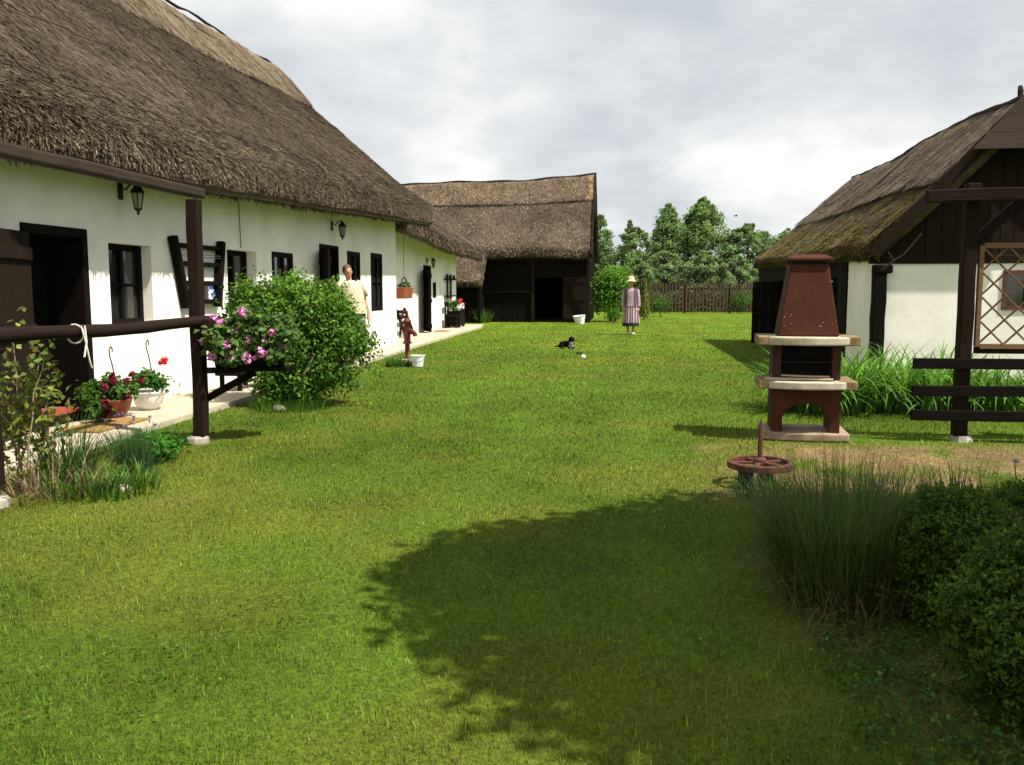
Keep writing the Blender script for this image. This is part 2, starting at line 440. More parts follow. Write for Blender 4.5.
# ================================================================== LEFT LONG HOUSE
WL = -5.55
def e_w(s): return np.interp(s, [-2, 9, 21], [-4.80, -4.78, -4.62])
def e_zb(s): return np.interp(s, [-2, 6, 9.4, 12.3, 21], [2.42, 2.43, 2.46, 2.58, 2.92])
house = thing('thatched_house', 'long whitewashed farmhouse with a deep grey thatched roof on the left of the lawn', 'house', WL, 10.)
mb = MB()
ops = [(7.47, 8.27, .06, 1.88), (8.74, 9.58, .95, 1.86), (11.52, 12.48, .95, 1.92), (13.05, 13.9, 1.05, 1.95), (15.22, 16.12, .06, 2.12),
       (16.72, 17.54, .95, 2.12), (18.3, 19.16, .9, 2.15)]
def h_top(s): return float(e_zb(s)+.82*(e_w(s)-WL)+.12)
front_wall(mb, WL, -.5, 20.35, h_top, ops, .4)
WB = -11.9
mb.quad((WB, -.5, -.05), (WB, 20.35, -.05), (WB, 20.35, 3.), (WB, -.5, 3.))
for s in (-.5, 20.35):
    mb.add([(WL, s, -.05), (WL, s, h_top(s)), (-8.7, s, 6.2), (WB, s, 3.), (WB, s, -.05)], [(0, 1, 2, 3, 4)])
mb.build('wall', 'whitewash', house)
def g_prof(t): return np.interp(t, [0, .14, .27, .5, .79, 1], [0, .112, .222, .445, .73, 1])
def S_house(side):
    def S(u, t):
        u, t = np.asarray(u, float), np.asarray(t, float)
        send = 21.05+.3*t; s = -1.6+(send+1.6)*u
        ew = e_w(s); ez = e_zb(s)+.33; zr = 6.72+.05*np.sin(s*.7)
        w = ew+(-8.72-ew)*t; z = ez+(zr-ez)*g_prof(t)
        if side < 0: w = 2*-8.72-w
        return np.stack([w, s, z], -1)
    return S
ubias = lambda u: .28+.72*u**1.15
roof = thatch('roof', S_house(1), 180, 46, .40, house, 210000, 3, 20000, ub=ubias, slL=(.04, .13), slW=(.005, .011), spread=.3)
thatch('roof', S_house(-1), 60, 14, .40, house, 0, 4, 0)
def cap_col(P, t): return straw_color(P, 8)*1.5+np.array((.035, .024, .015))
thatch('ridge_cap', S_house(1), 160, 12, .18, roof, 16000, 6, 3500, colf=cap_col, t0=.79, t1=1.0, lift=.05, ub=ubias, slL=(.12, .35))
mb = MB()
for t in (.17, .44, .63):
    pts = S_house(1)(np.linspace(.3, 1, 60), np.full(60, t)); off = np.array((.66, 0, .75))*.02
    mb.tube([tuple(p+off+np.array((0, 0, .015*math.sin(k*1.7)))) for k, p in enumerate(pts)], .0045, 5)
mb.build('binding_rod', 'dark_wood_y', roof)
pts = [(-8.72, s, 6.8+.03*math.sin(s*1.9)+.02*math.sin(s*5.3)) for s in np.linspace(-1, 21.3, 60)]
MB().tube(pts, [.026+.008*math.sin(k*2.1) for k in range(60)], 7).build('ridge_roll', 'grey_wood_y', roof)
mb = MB()          # boarded gable above the end wall
for k in range(12):
    a = -5.7-k*.5; z1 = min(2.95+(-5.6-a+.25)*1.05, 6.1) if a > -8.7 else max(2.95, 6.1-(-8.7-a)*1.05)
    mb.box(a-.49, a, 20.355, 20.385, 2.9, max(z1, 3.0))
mb.build('gable_board', 'black_wood_z', house)
# windows and doors
window(house, WL-.13, 8.74, 9.58, .95, 1.86, 2, 2, .07)
window(house, WL-.16, 11.52, 12.48, .95, 1.92, 2, 2, .07)
window(house, WL, 13.05, 13.9, 1.05, 1.95, 2, 1, .08)
window(house, WL, 16.72, 17.54, .95, 2.12, 2, 1, .09)
window(house, WL, 18.3, 19.16, .9, 2.15, 2, 2, .1)
def door_frame(parent, W, a, b, z0, z1, fr=.09):
    f = MB(); f.box(W-.12, W+.02, a-fr, a+.002, z0, z1+fr); f.box(W-.12, W+.02, b-.002, b+fr, z0, z1+fr); f.box(W-.118, W+.018, a+.002, b-.002, z1-.002, z1+fr)
    g = MB(); g.box(W-.42, W-.06, a-.02, a+.004, z0, z1); g.box(W-.42, W-.06, b-.004, b+.02, z0, z1); g.box(W-.42, W-.06, a+.005, b-.005, z1-.004, z1+.02)
    g.box(W-.46, W-.40, a-.05, b+.05, z0-.05, z1+.05); fo = f.build('door_frame', 'black_wood_z', parent, bevel=.008); g.build('doorway_dark_fill', 'black_wood_z', fo); return fo  # black lining and back slab stand in for the darkness inside the doorway
door_frame(house, WL, 7.47, 8.27, .06, 1.88); door_frame(house, WL, 15.22, 16.12, .06, 2.12, .06)
def leaf_door(parent, a, b, z0, z1, name='door', mat='dark_wood_z', th=.045, planks=4, panel=False):
    """a, b: (w, s) of hinge and free edge"""
    A, B = Vector((*a, 0)), Vector((*b, 0)); d = (B-A); L = d.length; d.normalize(); n = Vector((-d.y, d.x, 0))
    m = MB()
    f = lambda p, q: tuple(A+d*p[0]+n*q+Vector((0, 0, p[1])))
    for k in range(planks):
        x0, x1 = L*k/planks+.004, L*(k+1)/planks-.004
        m.prism([(x0, z0), (x1, z0), (x1, z1-.002*k), (x0, z1-.002*k)], -th/2, th/2, f)
    for z in (z0+.18, (z0+z1)/2, z1-.2):
        m.prism([(.03, z-.06), (L-.03, z-.06), (L-.03, z+.06), (.03, z+.06)], th/2+.001, th/2+.028, f)
        m.prism([(.03, z-.06), (L-.03, z-.06), (L-.03, z+.06), (.03, z+.06)], -th/2-.028, -th/2-.001, f)
    o = m.build(name, mat, parent, bevel=.006)
    h = MB(); p = A+d*(L-.08)+Vector((0, 0, z0+(z1-z0)*.48))
    h.tube([p+n*(th/2), p+n*(th/2+.06), p+n*(th/2+.065)-d*.1], .011, 6); h.build('handle', 'black_iron', o)
    return o
leaf_door(house, (WL+.04, 7.42), (WL+.30, 6.55), .08, 1.88)
leaf_door(house, (WL+.03, 15.18), (WL+.34, 14.72), .95, 2.06, 'shutter', 'black_wood_z', planks=3)
MB().box(WL-.4, WL+.10, 7.44, 8.30, .0, .13).build('doorstep', 'dark_wood_y', house, bevel=.01)
MB().tube([(WL+.012, 11.9, 3.2), (WL+.012, 11.93, 2.4), (WL+.012, 11.95, 1.95)], .006, 5).build('cable', 'wire', house)

def lantern(label, W, s, z, sc=1.):
    t = thing('wall_lantern', label, 'lantern', W, s, z, 'black carriage lanterns on the white walls')
    b = MB(); b.box(W, W+.02*sc, s-.035*sc, s+.035*sc, z-.11*sc, z+.06*sc)
    b.tube([(W+.01, s, z+.02*sc), (W+.07*sc, s, z-.01*sc), (W+.13*sc, s, z+.05*sc), (W+.2*sc, s, z+.065*sc), (W+.2*sc, s, z+.04*sc)], .011*sc, 6)
    b.build('bracket', 'black_iron', t)
    c = (W+.2*sc, s, z)
    MB().lathe([(.001, .05*sc), (.03*sc, .04*sc), (.04*sc, .02*sc), (.075*sc, -.03*sc), (.08*sc, -.045*sc), (.001, -.046*sc)], c, 6).build('cap', 'black_iron', t)
    MB().lathe([(.06*sc, -.05*sc), (.036*sc, -.2*sc)], c, 6).build('glass', 'lamp_glass', t)
    f = MB()
    for k in range(6):
        a = k*math.pi/3
        f.tube([(c[0]+.064*sc*math.cos(a), s+.064*sc*math.sin(a), z-.045*sc), (c[0]+.039*sc*math.cos(a), s+.039*sc*math.sin(a), z-.205*sc)], .006*sc, 4)
    f.lathe([(.04*sc, -.2*sc), (.042*sc, -.215*sc), (.018*sc, -.235*sc), (.012*sc, -.25*sc), (.018*sc, -.26*sc), (.001, -.275*sc)], c, 6)
    f.build('cage', 'black_iron', t)
    return t
lantern('black six-sided carriage lantern under the near eave beside the porch beam', WL, 9.0, 2.45, 1.05)
lantern('black carriage lantern above the open shutter of the far door', WL, 15.85, 2.57, 1.05)
lantern('small dark lamp above the dark door of the recessed wing', -6.35, 27.0, 2.3, 1.0)

# wooden plate rack with china
t = thing('plate_rack', 'black ladder-like wooden plate rack hanging on the white wall behind the porch post', 'rack', WL, 10.6, 1.15)
for (a, b) in (((9.98, 2.0), (10.24, 1.13)), ((11.24, 2.0), (11.07, 1.13))):
    MB().beam((WL+.06, a[0], a[1]), (WL+.06, b[0], b[1]), .09, .1, .004, 3, (1, 0, 0)).build('stile', 'black_wood_z', t, bevel=.01)
for z in (1.9, 1.68, 1.44, 1.2):
    k = (2.-z)/.87; MB().beam((WL+.05, 10.0+.24*k, z), (WL+.05, 11.23-.16*k, z), .07, .055).build('rung', 'black_wood_y', t, bevel=.006)
for z in (1.8, 1.77):
    MB().tube([(WL+.09, 10.05, z), (WL+.09, 11.2, z)], .006, 5).build('guard_wire', 'wire', t)
MB().lathe([(.001, 0), (.05, .003), (.085, .012), (.088, .018), (.05, .012), (.001, .012)], n=24).build('china_plate', 'blue_china')
o = bpy.context.scene.objects['china_plate']; o.location = uy(WL+.07, 10.86, 1.32); o.rotation_euler = (R(82), 0, R(82))
tag(o, 'blue and white patterned plate standing on the bottom rung of the wall rack', 'plate')
MB().lathe([(.03, 0), (.042, .03), (.045, .09), (.04, .09), (.036, .03), (.001, .02)], (WL+.06, 10.36, 1.23), 16).build('china_cup', 'white_glaze', None, (WL+.06, 10.36, 1.23), smooth=True)
tag(SC.objects['china_cup'], 'small white cup on the bottom rung of the wall rack', 'cup')

# path
mb = MB()
ed = [(3., -4.5), (6.5, -4.53), (9, -4.6), (12, -4.66), (14.7, -4.75), (18, -4.9), (22, -5.05), (26, -5.15), (30.6, -5.26), (32.6, -5.5)]
ss = np.linspace(3, 32.6, 100); ew = np.interp(ss, [a for a, b in ed], [b for a, b in ed])+.05*(n2(ss, ss*0, 1.3, 5)-.5)
for k in range(99):
    a, b = ss[k], ss[k+1]; wi = -5.6 if b < 20.4 else -6.4
    mb.quad((wi, a, .05), (ew[k], a, .05), (ew[k+1], b, .05), (wi, b, .05)); mb.quad((ew[k], a, .05), (ew[k], a, -.03), (ew[k+1], b, -.03), (ew[k+1], b, .05))
tag(mb.build('path', 'concrete', None, (-5, 10, 0)), kind='structure')

# mats
def mat_obj(name, label, matn, w0, w1, s0, s1, z, th=.018):
    m = MB(); nx, ny = 8, 10
    m.box(w0, w1, s0, s1, z, z+th)
    o = m.build(name, matn, None, ((w0+w1)/2, (s0+s1)/2, z), bevel=.005); tag(o, label, 'mat'); return o
mat_obj('door_mat', 'flat tan coir mat lying on the path before the near doorway', 'coir', -5.2, -4.78, 7.25, 8.1, .052)
mat_obj('step_mat', 'red rug lying on the near doorstep', 'red_rug', -5.92, -5.48, 7.55, 8.2, .132)

# ------------------------------------------------------------------ porch frame
pf = thing('porch_frame', 'dark weathered timber porch of posts, rail and long top beam before the house', 'porch', -3.8, 7.2)
mb = MB(); mb.beam((-3.765, 7.2, .06), (-3.755, 7.2, 2.13), .105, .105, .006, 8); mb.build('post', 'dark_wood_z', pf, bevel=.012)
mb = MB(); mb.beam((-3.95, 4.86, .1), (-3.95, 4.86, 1.12), .11, .11, .006, 5); mb.build('post', 'dark_wood_z', pf, bevel=.012)
mb = MB(); mb.beam((-3.79, 2.2, .1), (-3.79, 2.2, 2.13), .13, .13, .006, 8); mb.build('post', 'dark_wood_z', pf, bevel=.012)
mb = MB(); mb.beam((-3.8, 1.9, 2.19), (-3.8, 7.42, 2.205), .10, .09, .006, 10); mb.build('beam', 'grey_wood_y', pf, bevel=.02)
mb = MB(); mb.tube([(-3.72, 4.6+k*.29, 1.08+.006*math.sin(k)-.015*math.sin(k/10*3.1)) for k in range(11)], [.047+.003*math.sin(k*2.3) for k in range(11)], 10); mb.build('rail', 'dark_wood_y', pf, smooth=True)
for (w, s) in ((-3.8, 7.2), (-3.95, 4.86)):
    m = MB(); m.lathe([(.02, -.05), (.11, -.04), (.10, .04), (.08, .06), (.02, .065)], (w, s, 0), 9, 1., .9); m.build('footing', 'stone', pf)
d = Vector((.86, .5, 0)); A = Vector((-3.72, 7.24, .64))
m = MB(); m.beam(A, A+d*.75, .26, .035, .003, 4); m.build('shelf', 'black_wood_y', pf, bevel=.006)
m = MB(); m.beam(A+Vector((0, 0, -.26))-d*.02, A+d*.42-Vector((0, 0, .03)), .055, .06, .003, 3); m.build('brace', 'black_wood_z', pf, bevel=.006)
m = MB(); m.beam((-3.66, 7.12, 1.055), (-3.66, 7.44, 1.06), .1, .09, .004, 2); m.build('rail_stub', 'dark_wood_y', pf, bevel=.012)
m = MB(); p = (-3.655, 5.95, 1.115); m.tube([(-3.66, 5.41, 1.11), (-3.645, 5.43, 1.0), (-3.64, 5.46, .86), (-3.64, 5.48, .82)], .006, 5); m.tube([(-3.66, 5.45, 1.11), (-3.645, 5.44, 1.0), (-3.64, 5.4, .9)], .006, 5)
m.tube([(-3.72+.064*math.cos(a), 5.43, 1.055+.064*math.sin(a)) for a in np.linspace(0, 6.2, 14)], .006, 5)
o = m.build('string', 'string', None, (-3.7, 5.43, .8)); tag(o, 'pale string tied round the porch rail with its ends hanging down', 'string')

# ------------------------------------------------------------------ plants helpers
def flower_head(parent, c, r, col, n=34, name='flower_head'):
    P = np.array(c)+rng.normal(size=(n, 3))*r*.3; N = nrm(P-np.array(c)+np.array((.1, -.2, .3))*r)
    return npbuild(name, [leaves(P, N, r*.75, r*.7, jitcol(n, col, .25, .05), 0)], 'petal', parent)
def bushy(parent, c, rad, n, L, W, col, name='foliage', clumps=14, spread=.35, hue=.12, var=.28, updir=.4, mat='leaf', hollow=.35):
    c = np.array(c, float); rad = np.array(rad, float)
    d = nrm(rng.normal(size=(clumps, 3))); d[:, 2] = np.where(d[:, 2] < -.5, -d[:, 2], d[:, 2])
    cc = c+d*rad*(hollow+(1-hollow)*rng.random((clumps, 1))**.6)*.8
    k = rng.integers(0, clumps, n); P = cc[k]+rng.normal(size=(n, 3))*rad*spread*.6
    N = nrm(nrm((P-c)/rad)*.6+rng.normal(size=(n, 3))*.5+np.array((0, 0, updir)))
    cl = np.exp(rng.normal(0, .16, (clumps, 1)))[k]
    C = jitcol(n, col, var, hue)*cl
    return npbuild(name, [leaves(P, N, L*rng.uniform(.6, 1.25, n), W*rng.uniform(.6, 1.2, n), C)], mat, parent), cc
def potted(label, w, s, z, prof, pmat, fol, col, flowers, fcol, hang=None, group=None):
    t = thing('potted_plant', label, 'potted plant', w, s, z, group)
    MB().lathe(prof, (w, s, z), 24).build('pot', pmat, t, smooth=True)
    for c, r, n in fol: bushy(t, (w+c[0], s+c[1], z+c[2]), r, n, .05, .045, col, 'foliage', 9)
    for f in flowers: flower_head(t, (w+f[0], s+f[1], z+f[2]), f[3], fcol)
    if hang:
        m = MB(); m.tube([(w+.1, s, z+.15), (w+.02, s, z+hang-.13), (w, s, z+hang-.06), (w, s, z+hang), (w, s+.03, z+hang+.03), (w, s+.055, z+hang), (w, s+.05, z+hang-.03)], .007, 5)
        m.build('hanger', 'rust', t)
    return t
bowl = [(.07, 0), (.12, .02), (.17, .1), (.195, .19), (.2, .2), (.18, .2), (.15, .17), (.001, .16)]
potted('terracotta bowl of dark red petunias against the wall beside the doorway', -5.2, 8.12, .052, bowl, 'terracotta',
       [((.0, -.05, .26), (.25, .36, .16), 1300), ((.08, -.32, .12), (.12, .14, .14), 320)], (.06, .13, .02),
       [(.12, -.3, .36, .05), (.1, -.12, .4, .05), (.12, .1, .38, .05), (.16, -.36, .2, .06), (.2, -.38, .12, .055), (.1, .22, .43, .04), (.02, .0, .44, .045), (.22, -.08, .24, .04), (.14, .3, .36, .04)], (.11, .004, .012), .70)
wbowl = [(.09, 0), (.1, .02), (.14, .06), (.165, .14), (.172, .18), (.185, .185), (.185, .2), (.16, .2), (.14, .17), (.001, .16)]
potted('white bowl with a red geranium standing by the wall under the second hook', -5.2, 8.8, .052, wbowl, 'white_glaze',
       [((.0, .0, .28), (.2, .24, .14), 900)], (.05, .13, .02),
       [(.1, .2, .52, .055), (.08, .14, .5, .04), (.05, -.12, .38, .03), (.15, .05, .3, .03)], (.5, .012, .02), .73)
# pink geranium in a box on the porch shelf
Ac = A+d*.38+Vector((0, 0, .02))
t = thing('geranium_box', 'dark trough of pink geraniums on the shelf beside the porch post', 'potted plant', Ac.x, Ac.y, Ac.z)
m = MB(); m.beam(Ac-d*.3+Vector((0, 0, .075)), Ac+d*.3+Vector((0, 0, .075)), .2, .14); m.build('trough', 'black_wood_y', t, bevel=.01)
P0 = Ac+Vector((.03, -.07, .24))
for k, (q, dz, r, n) in enumerate(((-.26, .0, (.17, .17, .17), 700), (.0, .06, (.22, .2, .22), 1100), (.27, .03, (.2, .2, .2), 900), (-.14, -.15, (.2, .16, .09), 420), (.18, -.15, (.2, .16, .09), 400))):
    c = P0+d*q; bushy(t, (c.x, c.y, c.z+dz), r, n, .055, .055, (.075, .14, .03), 'foliage', 10)
for (q, v, z, r) in ((-.36, -.12, .3, .05), (-.28, -.1, .12, .045), (-.12, -.16, .29, .06), (-.16, -.18, .07, .06), (-.02, -.2, .06, .065), (.05, -.1, .32, .05), (.27, -.16, .15, .05), (-.05, -.16, .46, .055), (-.3, -.05, .4, .05), (.12, -.18, .2, .035), (-.4, -.08, .2, .04), (-.2, -.2, .18, .05), (.1, -.22, .1, .055), (-.32, -.15, .08, .05), (.0, -.2, .22, .045), (-.24, -.1, .36, .045), (.2, -.2, .28, .045)):
    c = Ac+d*q+Vector((.4, -.85, 0))*abs(v)+Vector((0, 0, z)); c.z += .04; flower_head(t, tuple(c), r, (.62, .22, .46))
# low bench on the path
t = thing('low_bench', 'low dark wooden bench on the path behind the porch post', 'bench', -5.1, 10.9, .05)
m = MB(); m.box(-5.28, -4.92, 10.5, 11.35, .25, .30); m.build('seat', 'black_wood_y', t, bevel=.01)
for w in (-5.22, -4.98):
    for s in (10.58, 11.27): m = MB(); m.beam((w, s, .05), (w, s, .25), .05, .05); m.build('leg', 'black_wood_z', t, bevel=.005)
m = MB(); m.beam((-5.1, 10.6, .13), (-5.1, 11.25, .13), .04, .04); m.build('stretcher', 'black_wood_y', t)

# ------------------------------------------------------------------ big shrub on the lawn edge
t = thing('leafy_shrub', 'big bright green leafy shrub on the lawn edge in front of the house', 'shrub', -4.12, 9.7)
m = MB(); cs = []
for k in range(9):
    a = k*.7; e = (-3.75+.5*math.cos(a)+.1, 9.9+.4*math.sin(a), .62+.2*random.random()); b0 = (-4.0+.1*math.cos(a), 9.7+.1*math.sin(a), -.03)
    mid = tuple(b0[i]*.6+e[i]*.4+random.uniform(-.05, .05) for i in range(3)); m.tube([b0, mid, e], [.032, .024, .008], 6)
m.build('stem', 'bark', t, smooth=True)
n = 15000; pts = []; 
lobes = [((-3.62, 9.85, .98), (.60, .55, .50), 30), ((-3.28, 9.9, .72), (.44, .45, .50), 20), ((-3.95, 9.8, .9), (.46, .42, .44), 18), ((-3.5, 9.8, .45), (.5, .42, .32), 20), ((-3.75, 9.7, .28), (.42, .34, .22), 12), ((-2.98, 9.9, .85), (.22, .3, .35), 8),
         ((-3.3, 9.85, .95), (.3, .3, .28), 10), ((-4.15, 9.85, 1.15), (.3, .3, .26), 10)]
P = []; NN = []; CC = []
for c, r, k in lobes:
    c, r = np.array(c), np.array(r); q = k*230
    d3 = nrm(rng.normal(size=(k, 3))); cc = c+d3*r*(.45+.5*rng.random((k, 1)))
    i = rng.integers(0, k, q); p = cc[i]+rng.normal(size=(q, 3))*np.array((.085, .085, .1))
    P.append(p); NN.append(nrm(nrm((p-c)/r)*.5+rng.normal(size=(q, 3))*.5+np.array((.1, 0, .5))))
    CC.append(jitcol(q, (.085, .178, .022), .32, .16)*np.exp(rng.normal(0, .2, (k, 1)))[i])
# upright shoots standing out of the top
for k in range(34):
    a = random.uniform(0, 6.28); rr = random.uniform(.1, .62); b0 = np.array((-3.62+rr*.9*math.cos(a), 9.85+rr*.7*math.sin(a), 1.28-.35*rr*rr)); L = random.uniform(.15, .34); q = 34
    tt = rng.random(q)[:, None]; lean = np.array((.35*math.cos(a)*rr, .35*math.sin(a)*rr, 1.))
    P.append(b0+lean*tt*L+rng.normal(size=(q, 3))*.028); NN.append(nrm(rng.normal(size=(q, 3))+np.array((0, 0, .6)))); CC.append(jitcol(q, (.11, .21, .03), .2, .12))
for k in range(14):      # trailing side shoots on the right
    b0 = np.array((-2.95+random.uniform(-.1, .1), 9.9+random.uniform(-.3, .3), random.uniform(.35, 1.1))); L = random.uniform(.15, .4); q = 30
    tt = rng.random(q)[:, None]; P.append(b0+np.array((.8, random.uniform(-.5, .5), random.uniform(-.6, .3)))*tt*L+rng.normal(size=(q, 3))*.03)
    NN.append(nrm(rng.normal(size=(q, 3))+np.array((0, 0, .6)))); CC.append(jitcol(q, (.08, .17, .03), .2, .12))
P = np.concatenate(P); NN = np.concatenate(NN); CC = np.concatenate(CC)
P = np.array((-3.6, 0, 0))+(P-np.array((-3.6, 0, 0)))*np.array((1.0, 1, 1))+np.array((-.28, 0, .0)); npbuild('foliage', [leaves(P, NN, .062*rng.uniform(.6, 1.25, len(P)), .034*rng.uniform(.7, 1.2, len(P)), CC)], 'leaf', t)
def rock(name, label, X, Y, r, mat='stone', z=0.):
    m = MB(); m.ball((0, 0, 0), r, 12, 8)
    m.v = [tuple(np.array(v)*(.8+.45*float(vnoise(np.array([v])*4/max(r)*.3+X*7, 3)[0]))) for v in m.v]
    return tag(m.build(name, mat, None, None, (X, Y, z), smooth=True), label, 'stone')
rock('stone', 'small pale stone in the grass at the foot of the leafy shrub', *uy(-3.88, 9.2)[:2], (.07, .05, .05), z=.02)
rock('stone', 'round mossy field stone among the plants near the left porch post', -2.62, 5.75, (.05, .05, .035), z=.01)

# ------------------------------------------------------------------ things along the far wall: second wing
W2 = -6.37
wing = thing('house_wing', 'lower whitewashed thatched wing set back beyond the long farmhouse', 'house', W2, 26.)
ops2 = [(26.6, 27.5, .06, 2.06), (27.85, 28.3, 1.1, 1.6)]
def eb2(s): return np.interp(s, [20, 23.6, 26.3, 33], [2.8, 2.68, 2.52, 2.46])
def w_top(s): return float(eb2(s)+.85+.1)
mb = MB(); front_wall(mb, W2, 20.4, 31.7, w_top, ops2, .4)
for s in (31.7,): mb.add([(W2, s, -.05), (W2, s, w_top(s)), (-8.9, s, 5.1), (-11.4, s, 3.1), (-11.4, s, -.05)], [(0, 1, 2, 3, 4)])
mb.quad((-11.4, 20.4, -.05), (-11.4, 31.7, -.05), (-11.4, 31.7, 3.1), (-11.4, 20.4, 3.1))
mb.build('wall', 'whitewash', wing)
def S_wing(side):
    def S(u, t):
        u, t = np.asarray(u, float), np.asarray(t, float); s = 20.6+(32.7-20.6-.2*t)*u
        ez = eb2(s)+.28; w = -5.38+(-8.9+5.38)*t; z = ez+(5.45-ez)*t
        if side < 0: w = -17.8-w
        return np.stack([w, s, z], -1)
    return S
thatch('roof', S_wing(1), 80, 24, .36, wing, 22000, 13, 5000, slL=(.1, .24), slW=(.012, .025))
thatch('roof', S_wing(-1), 30, 8, .36, wing)
window(wing, W2, 27.85, 28.3, 1.1, 1.6, 1, 1, .05)
door_frame(wing, W2, 26.6, 27.5, .06, 2.06, .06)
leaf_door(wing, (W2+.03, 26.57), (W2+.42, 25.72), .08, 1.98, mat='black_wood_z')
mat_obj('door_mat', 'small brown mat on the path before the dark wing door', 'coir', -6.1, -5.7, 26.7, 27.4, .052)
# shelf rack high on the wing wall
t = thing('wall_shelf', 'dark two-tier wooden shelf hanging on the wing wall beside the little window', 'shelf', W2, 30.2, 1.1)
for z in (1.72, 1.14): m = MB(); m.beam((W2+.09, 29.5, z), (W2+.09, 30.95, z), .16, .05); m.build('board', 'dark_wood_y', t, bevel=.005)
for s in (29.95, 30.5): m = MB(); m.beam((W2+.05, s, 1.05), (W2+.05, s, 1.9), .05, .07); m.build('upright', 'dark_wood_z', t)
for s in (29.65, 30.2, 30.8):
    MB().lathe([(.04, 0), (.06, .03), (.045, .11), (.03, .13), (.001, .13)], (W2+.1, s, 1.747), 10).build('jug', 'dark_brick', None, (W2+.1, s, 1.747), smooth=True)
    tag([o for o in SC.objects if o.name.startswith('jug')][-1], 'small brown jug on the upper board of the wing wall shelf', 'jug', 'jugs on the wing wall shelf')
# chair
t = thing('wooden_chair', 'dark wooden chair standing against the wing wall under the shelf', 'chair', -6.1, 29.4, .05)
c = (-6.05, 29.35)
for dw in (-.18, .18):
    for ds in (-.2, .2):
        top = .95 if dw < 0 else .45
        m = MB(); m.beam((c[0]+dw, c[1]+ds, .05), (c[0]+dw*1.05, c[1]+ds, top), .05, .05); m.build('leg', 'black_wood_z', t)
m = MB(); m.box(c[0]-.22, c[0]+.22, c[1]-.24, c[1]+.24, .45, .49); m.build('seat', 'black_wood_y', t, bevel=.01)
m = MB(); m.beam((c[0]-.19, c[1]-.24, .86), (c[0]-.19, c[1]+.24, .86), .035, .16); m.build('backrest', 'black_wood_y', t, bevel=.01)
# planter with flowers
PV = -.33
t = thing('wooden_planter', 'square black planter with red and white flowers at the end of the wing', 'planter', -5.75, 30.2, .05)
m = MB(); m.box(-6.3, -5.85, 29.75, 30.7, .1, .62); 
m.build('box', 'black_wood_z', t, bevel=.015)
for w in (-6.26, -5.9):
    for s in (29.8, 30.65): m = MB(); m.beam((w, s, .05), (w, s, .1), .07, .07); m.build('foot', 'black_wood_z', t)
bushy(t, (-6.08, 30.2, .78), (.28, .4, .2), 700, .09, .06, (.06, .13, .02))
for f in ((-5.93, 30.0, .95, .09), (-5.93, 30.35, 1.0, .08), (-5.88, 30.5, .85, .08)): flower_head(t, f[:3], f[3], (.45, .03, .03))
flower_head(t, (-5.83, 29.95, .78), .12, (.7, .68, .66)); flower_head(t, (-5.93, 29.85, .72), .09, (.7, .68, .66))
# hanging box on chain
t = thing('hanging_basket', 'red-brown hanging trough on a chain before the wing wall', 'basket', -6.0, 22.8, 1.1)
m = MB(); m.prism([(-.14, 1.42), (.14, 1.42), (.11, 1.12), (-.11, 1.12)], 22.35, 23.25, lambda p, q: (-6.0+p[0], q, p[1])); m.build('trough', 'terracotta', t, bevel=.015)
m = MB(); m.tube([(-6.0, 22.45, 1.42), (-6.0, 22.6, 1.62), (-6.0, 22.8, 1.7), (-6.0, 23.0, 1.62), (-6.0, 23.15, 1.42)], .018, 6); m.build('handle', 'black_iron', t)
m = MB(); m.tube([(-6.0, 22.8, 1.7), (-6.0, 22.8, 2.8)], .01, 5); m.build('chain', 'wire', t)
bushy(t, (-6., 22.8, 1.47), (.12, .4, .09), 200, .08, .05, (.06, .1, .03))
# leaning rack
t = thing('leaning_rack', 'brown slatted wooden rack leaning on the wing wall behind the pump', 'rack', -6.2, 23.4, .05)
for s in (23.0, 23.9): m = MB(); m.beam((-6.0, s, .05), (-6.3, s, .85), .05, .07); m.build('stile', 'dark_wood_z', t)
for k in range(5):
    z = .15+k*.15; m = MB(); m.beam((-6.03-.3*(z/.85), 23.0, z), (-6.03-.3*(z/.85), 23.9, z), .02, .09); m.build('slat', 'dark_wood_y', t)

# ------------------------------------------------------------------ hand pump
pw, ps = -3.98, 15.3
t = thing('water_pump', 'red cast-iron hand water pump standing at the path edge', 'water pump', pw, ps)
MB().lathe([(.2, -.05), (.2, .1), (.18, .12), (.01, .12)], (pw, ps, 0), 16).build('plinth', 'concrete', t)
MB().lathe([(.09, .12), (.09, .14), (.045, .15), (.045, .38), (.085, .39), (.085, .41), (.06, .43), (.062, .76), (.075, .77), (.075, .8), (.04, .84), (.02, .85)], (pw, ps, 0), 14).build('barrel', 'red_iron', t, smooth=True)
m = MB(); m.tube([(pw, ps, .62), (pw+.1, ps-.07, .63), (pw+.18, ps-.12, .58), (pw+.19, ps-.125, .53)], [.035, .032, .03, .032], 8); m.build('spout', 'red_iron', t)
m = MB(); m.tube([(pw+.02, ps, .83), (pw, ps, .97), (pw-.06, ps+.02, .96), (pw-.14, ps+.08, .8), (pw-.16, ps+.1, .5)], [.02, .02, .02, .017, .02], 6); m.build('handle', 'red_iron', t)
def bucket(label, X, Y, z, r, h, tilt=(0, 0)):
    t = thing_at('bucket', label, 'bucket', X, Y, z, 0.)
    MB().lathe([(r*.72, 0), (r*.98, h*.93), (r*1.05, h*.94), (r*1.05, h), (r*.95, h), (r*.7, .02), (.001, .02)], n=20).build('body', 'white_plastic', t, smooth=False)
    MB().tube([(r*math.cos(a), r*math.sin(a)*.25-r*.9, h*.8-abs(math.sin(a))*h*.35) for a in np.linspace(math.pi, 2*math.pi, 9)], .006, 5).build('bail', 'wire', t)
    t.rotation_euler = (tilt[0], tilt[1], 0); return t
bucket('small white bucket beside the foot of the red pump', *uy(-3.72, 15.0)[:2], 0., .13, .2)
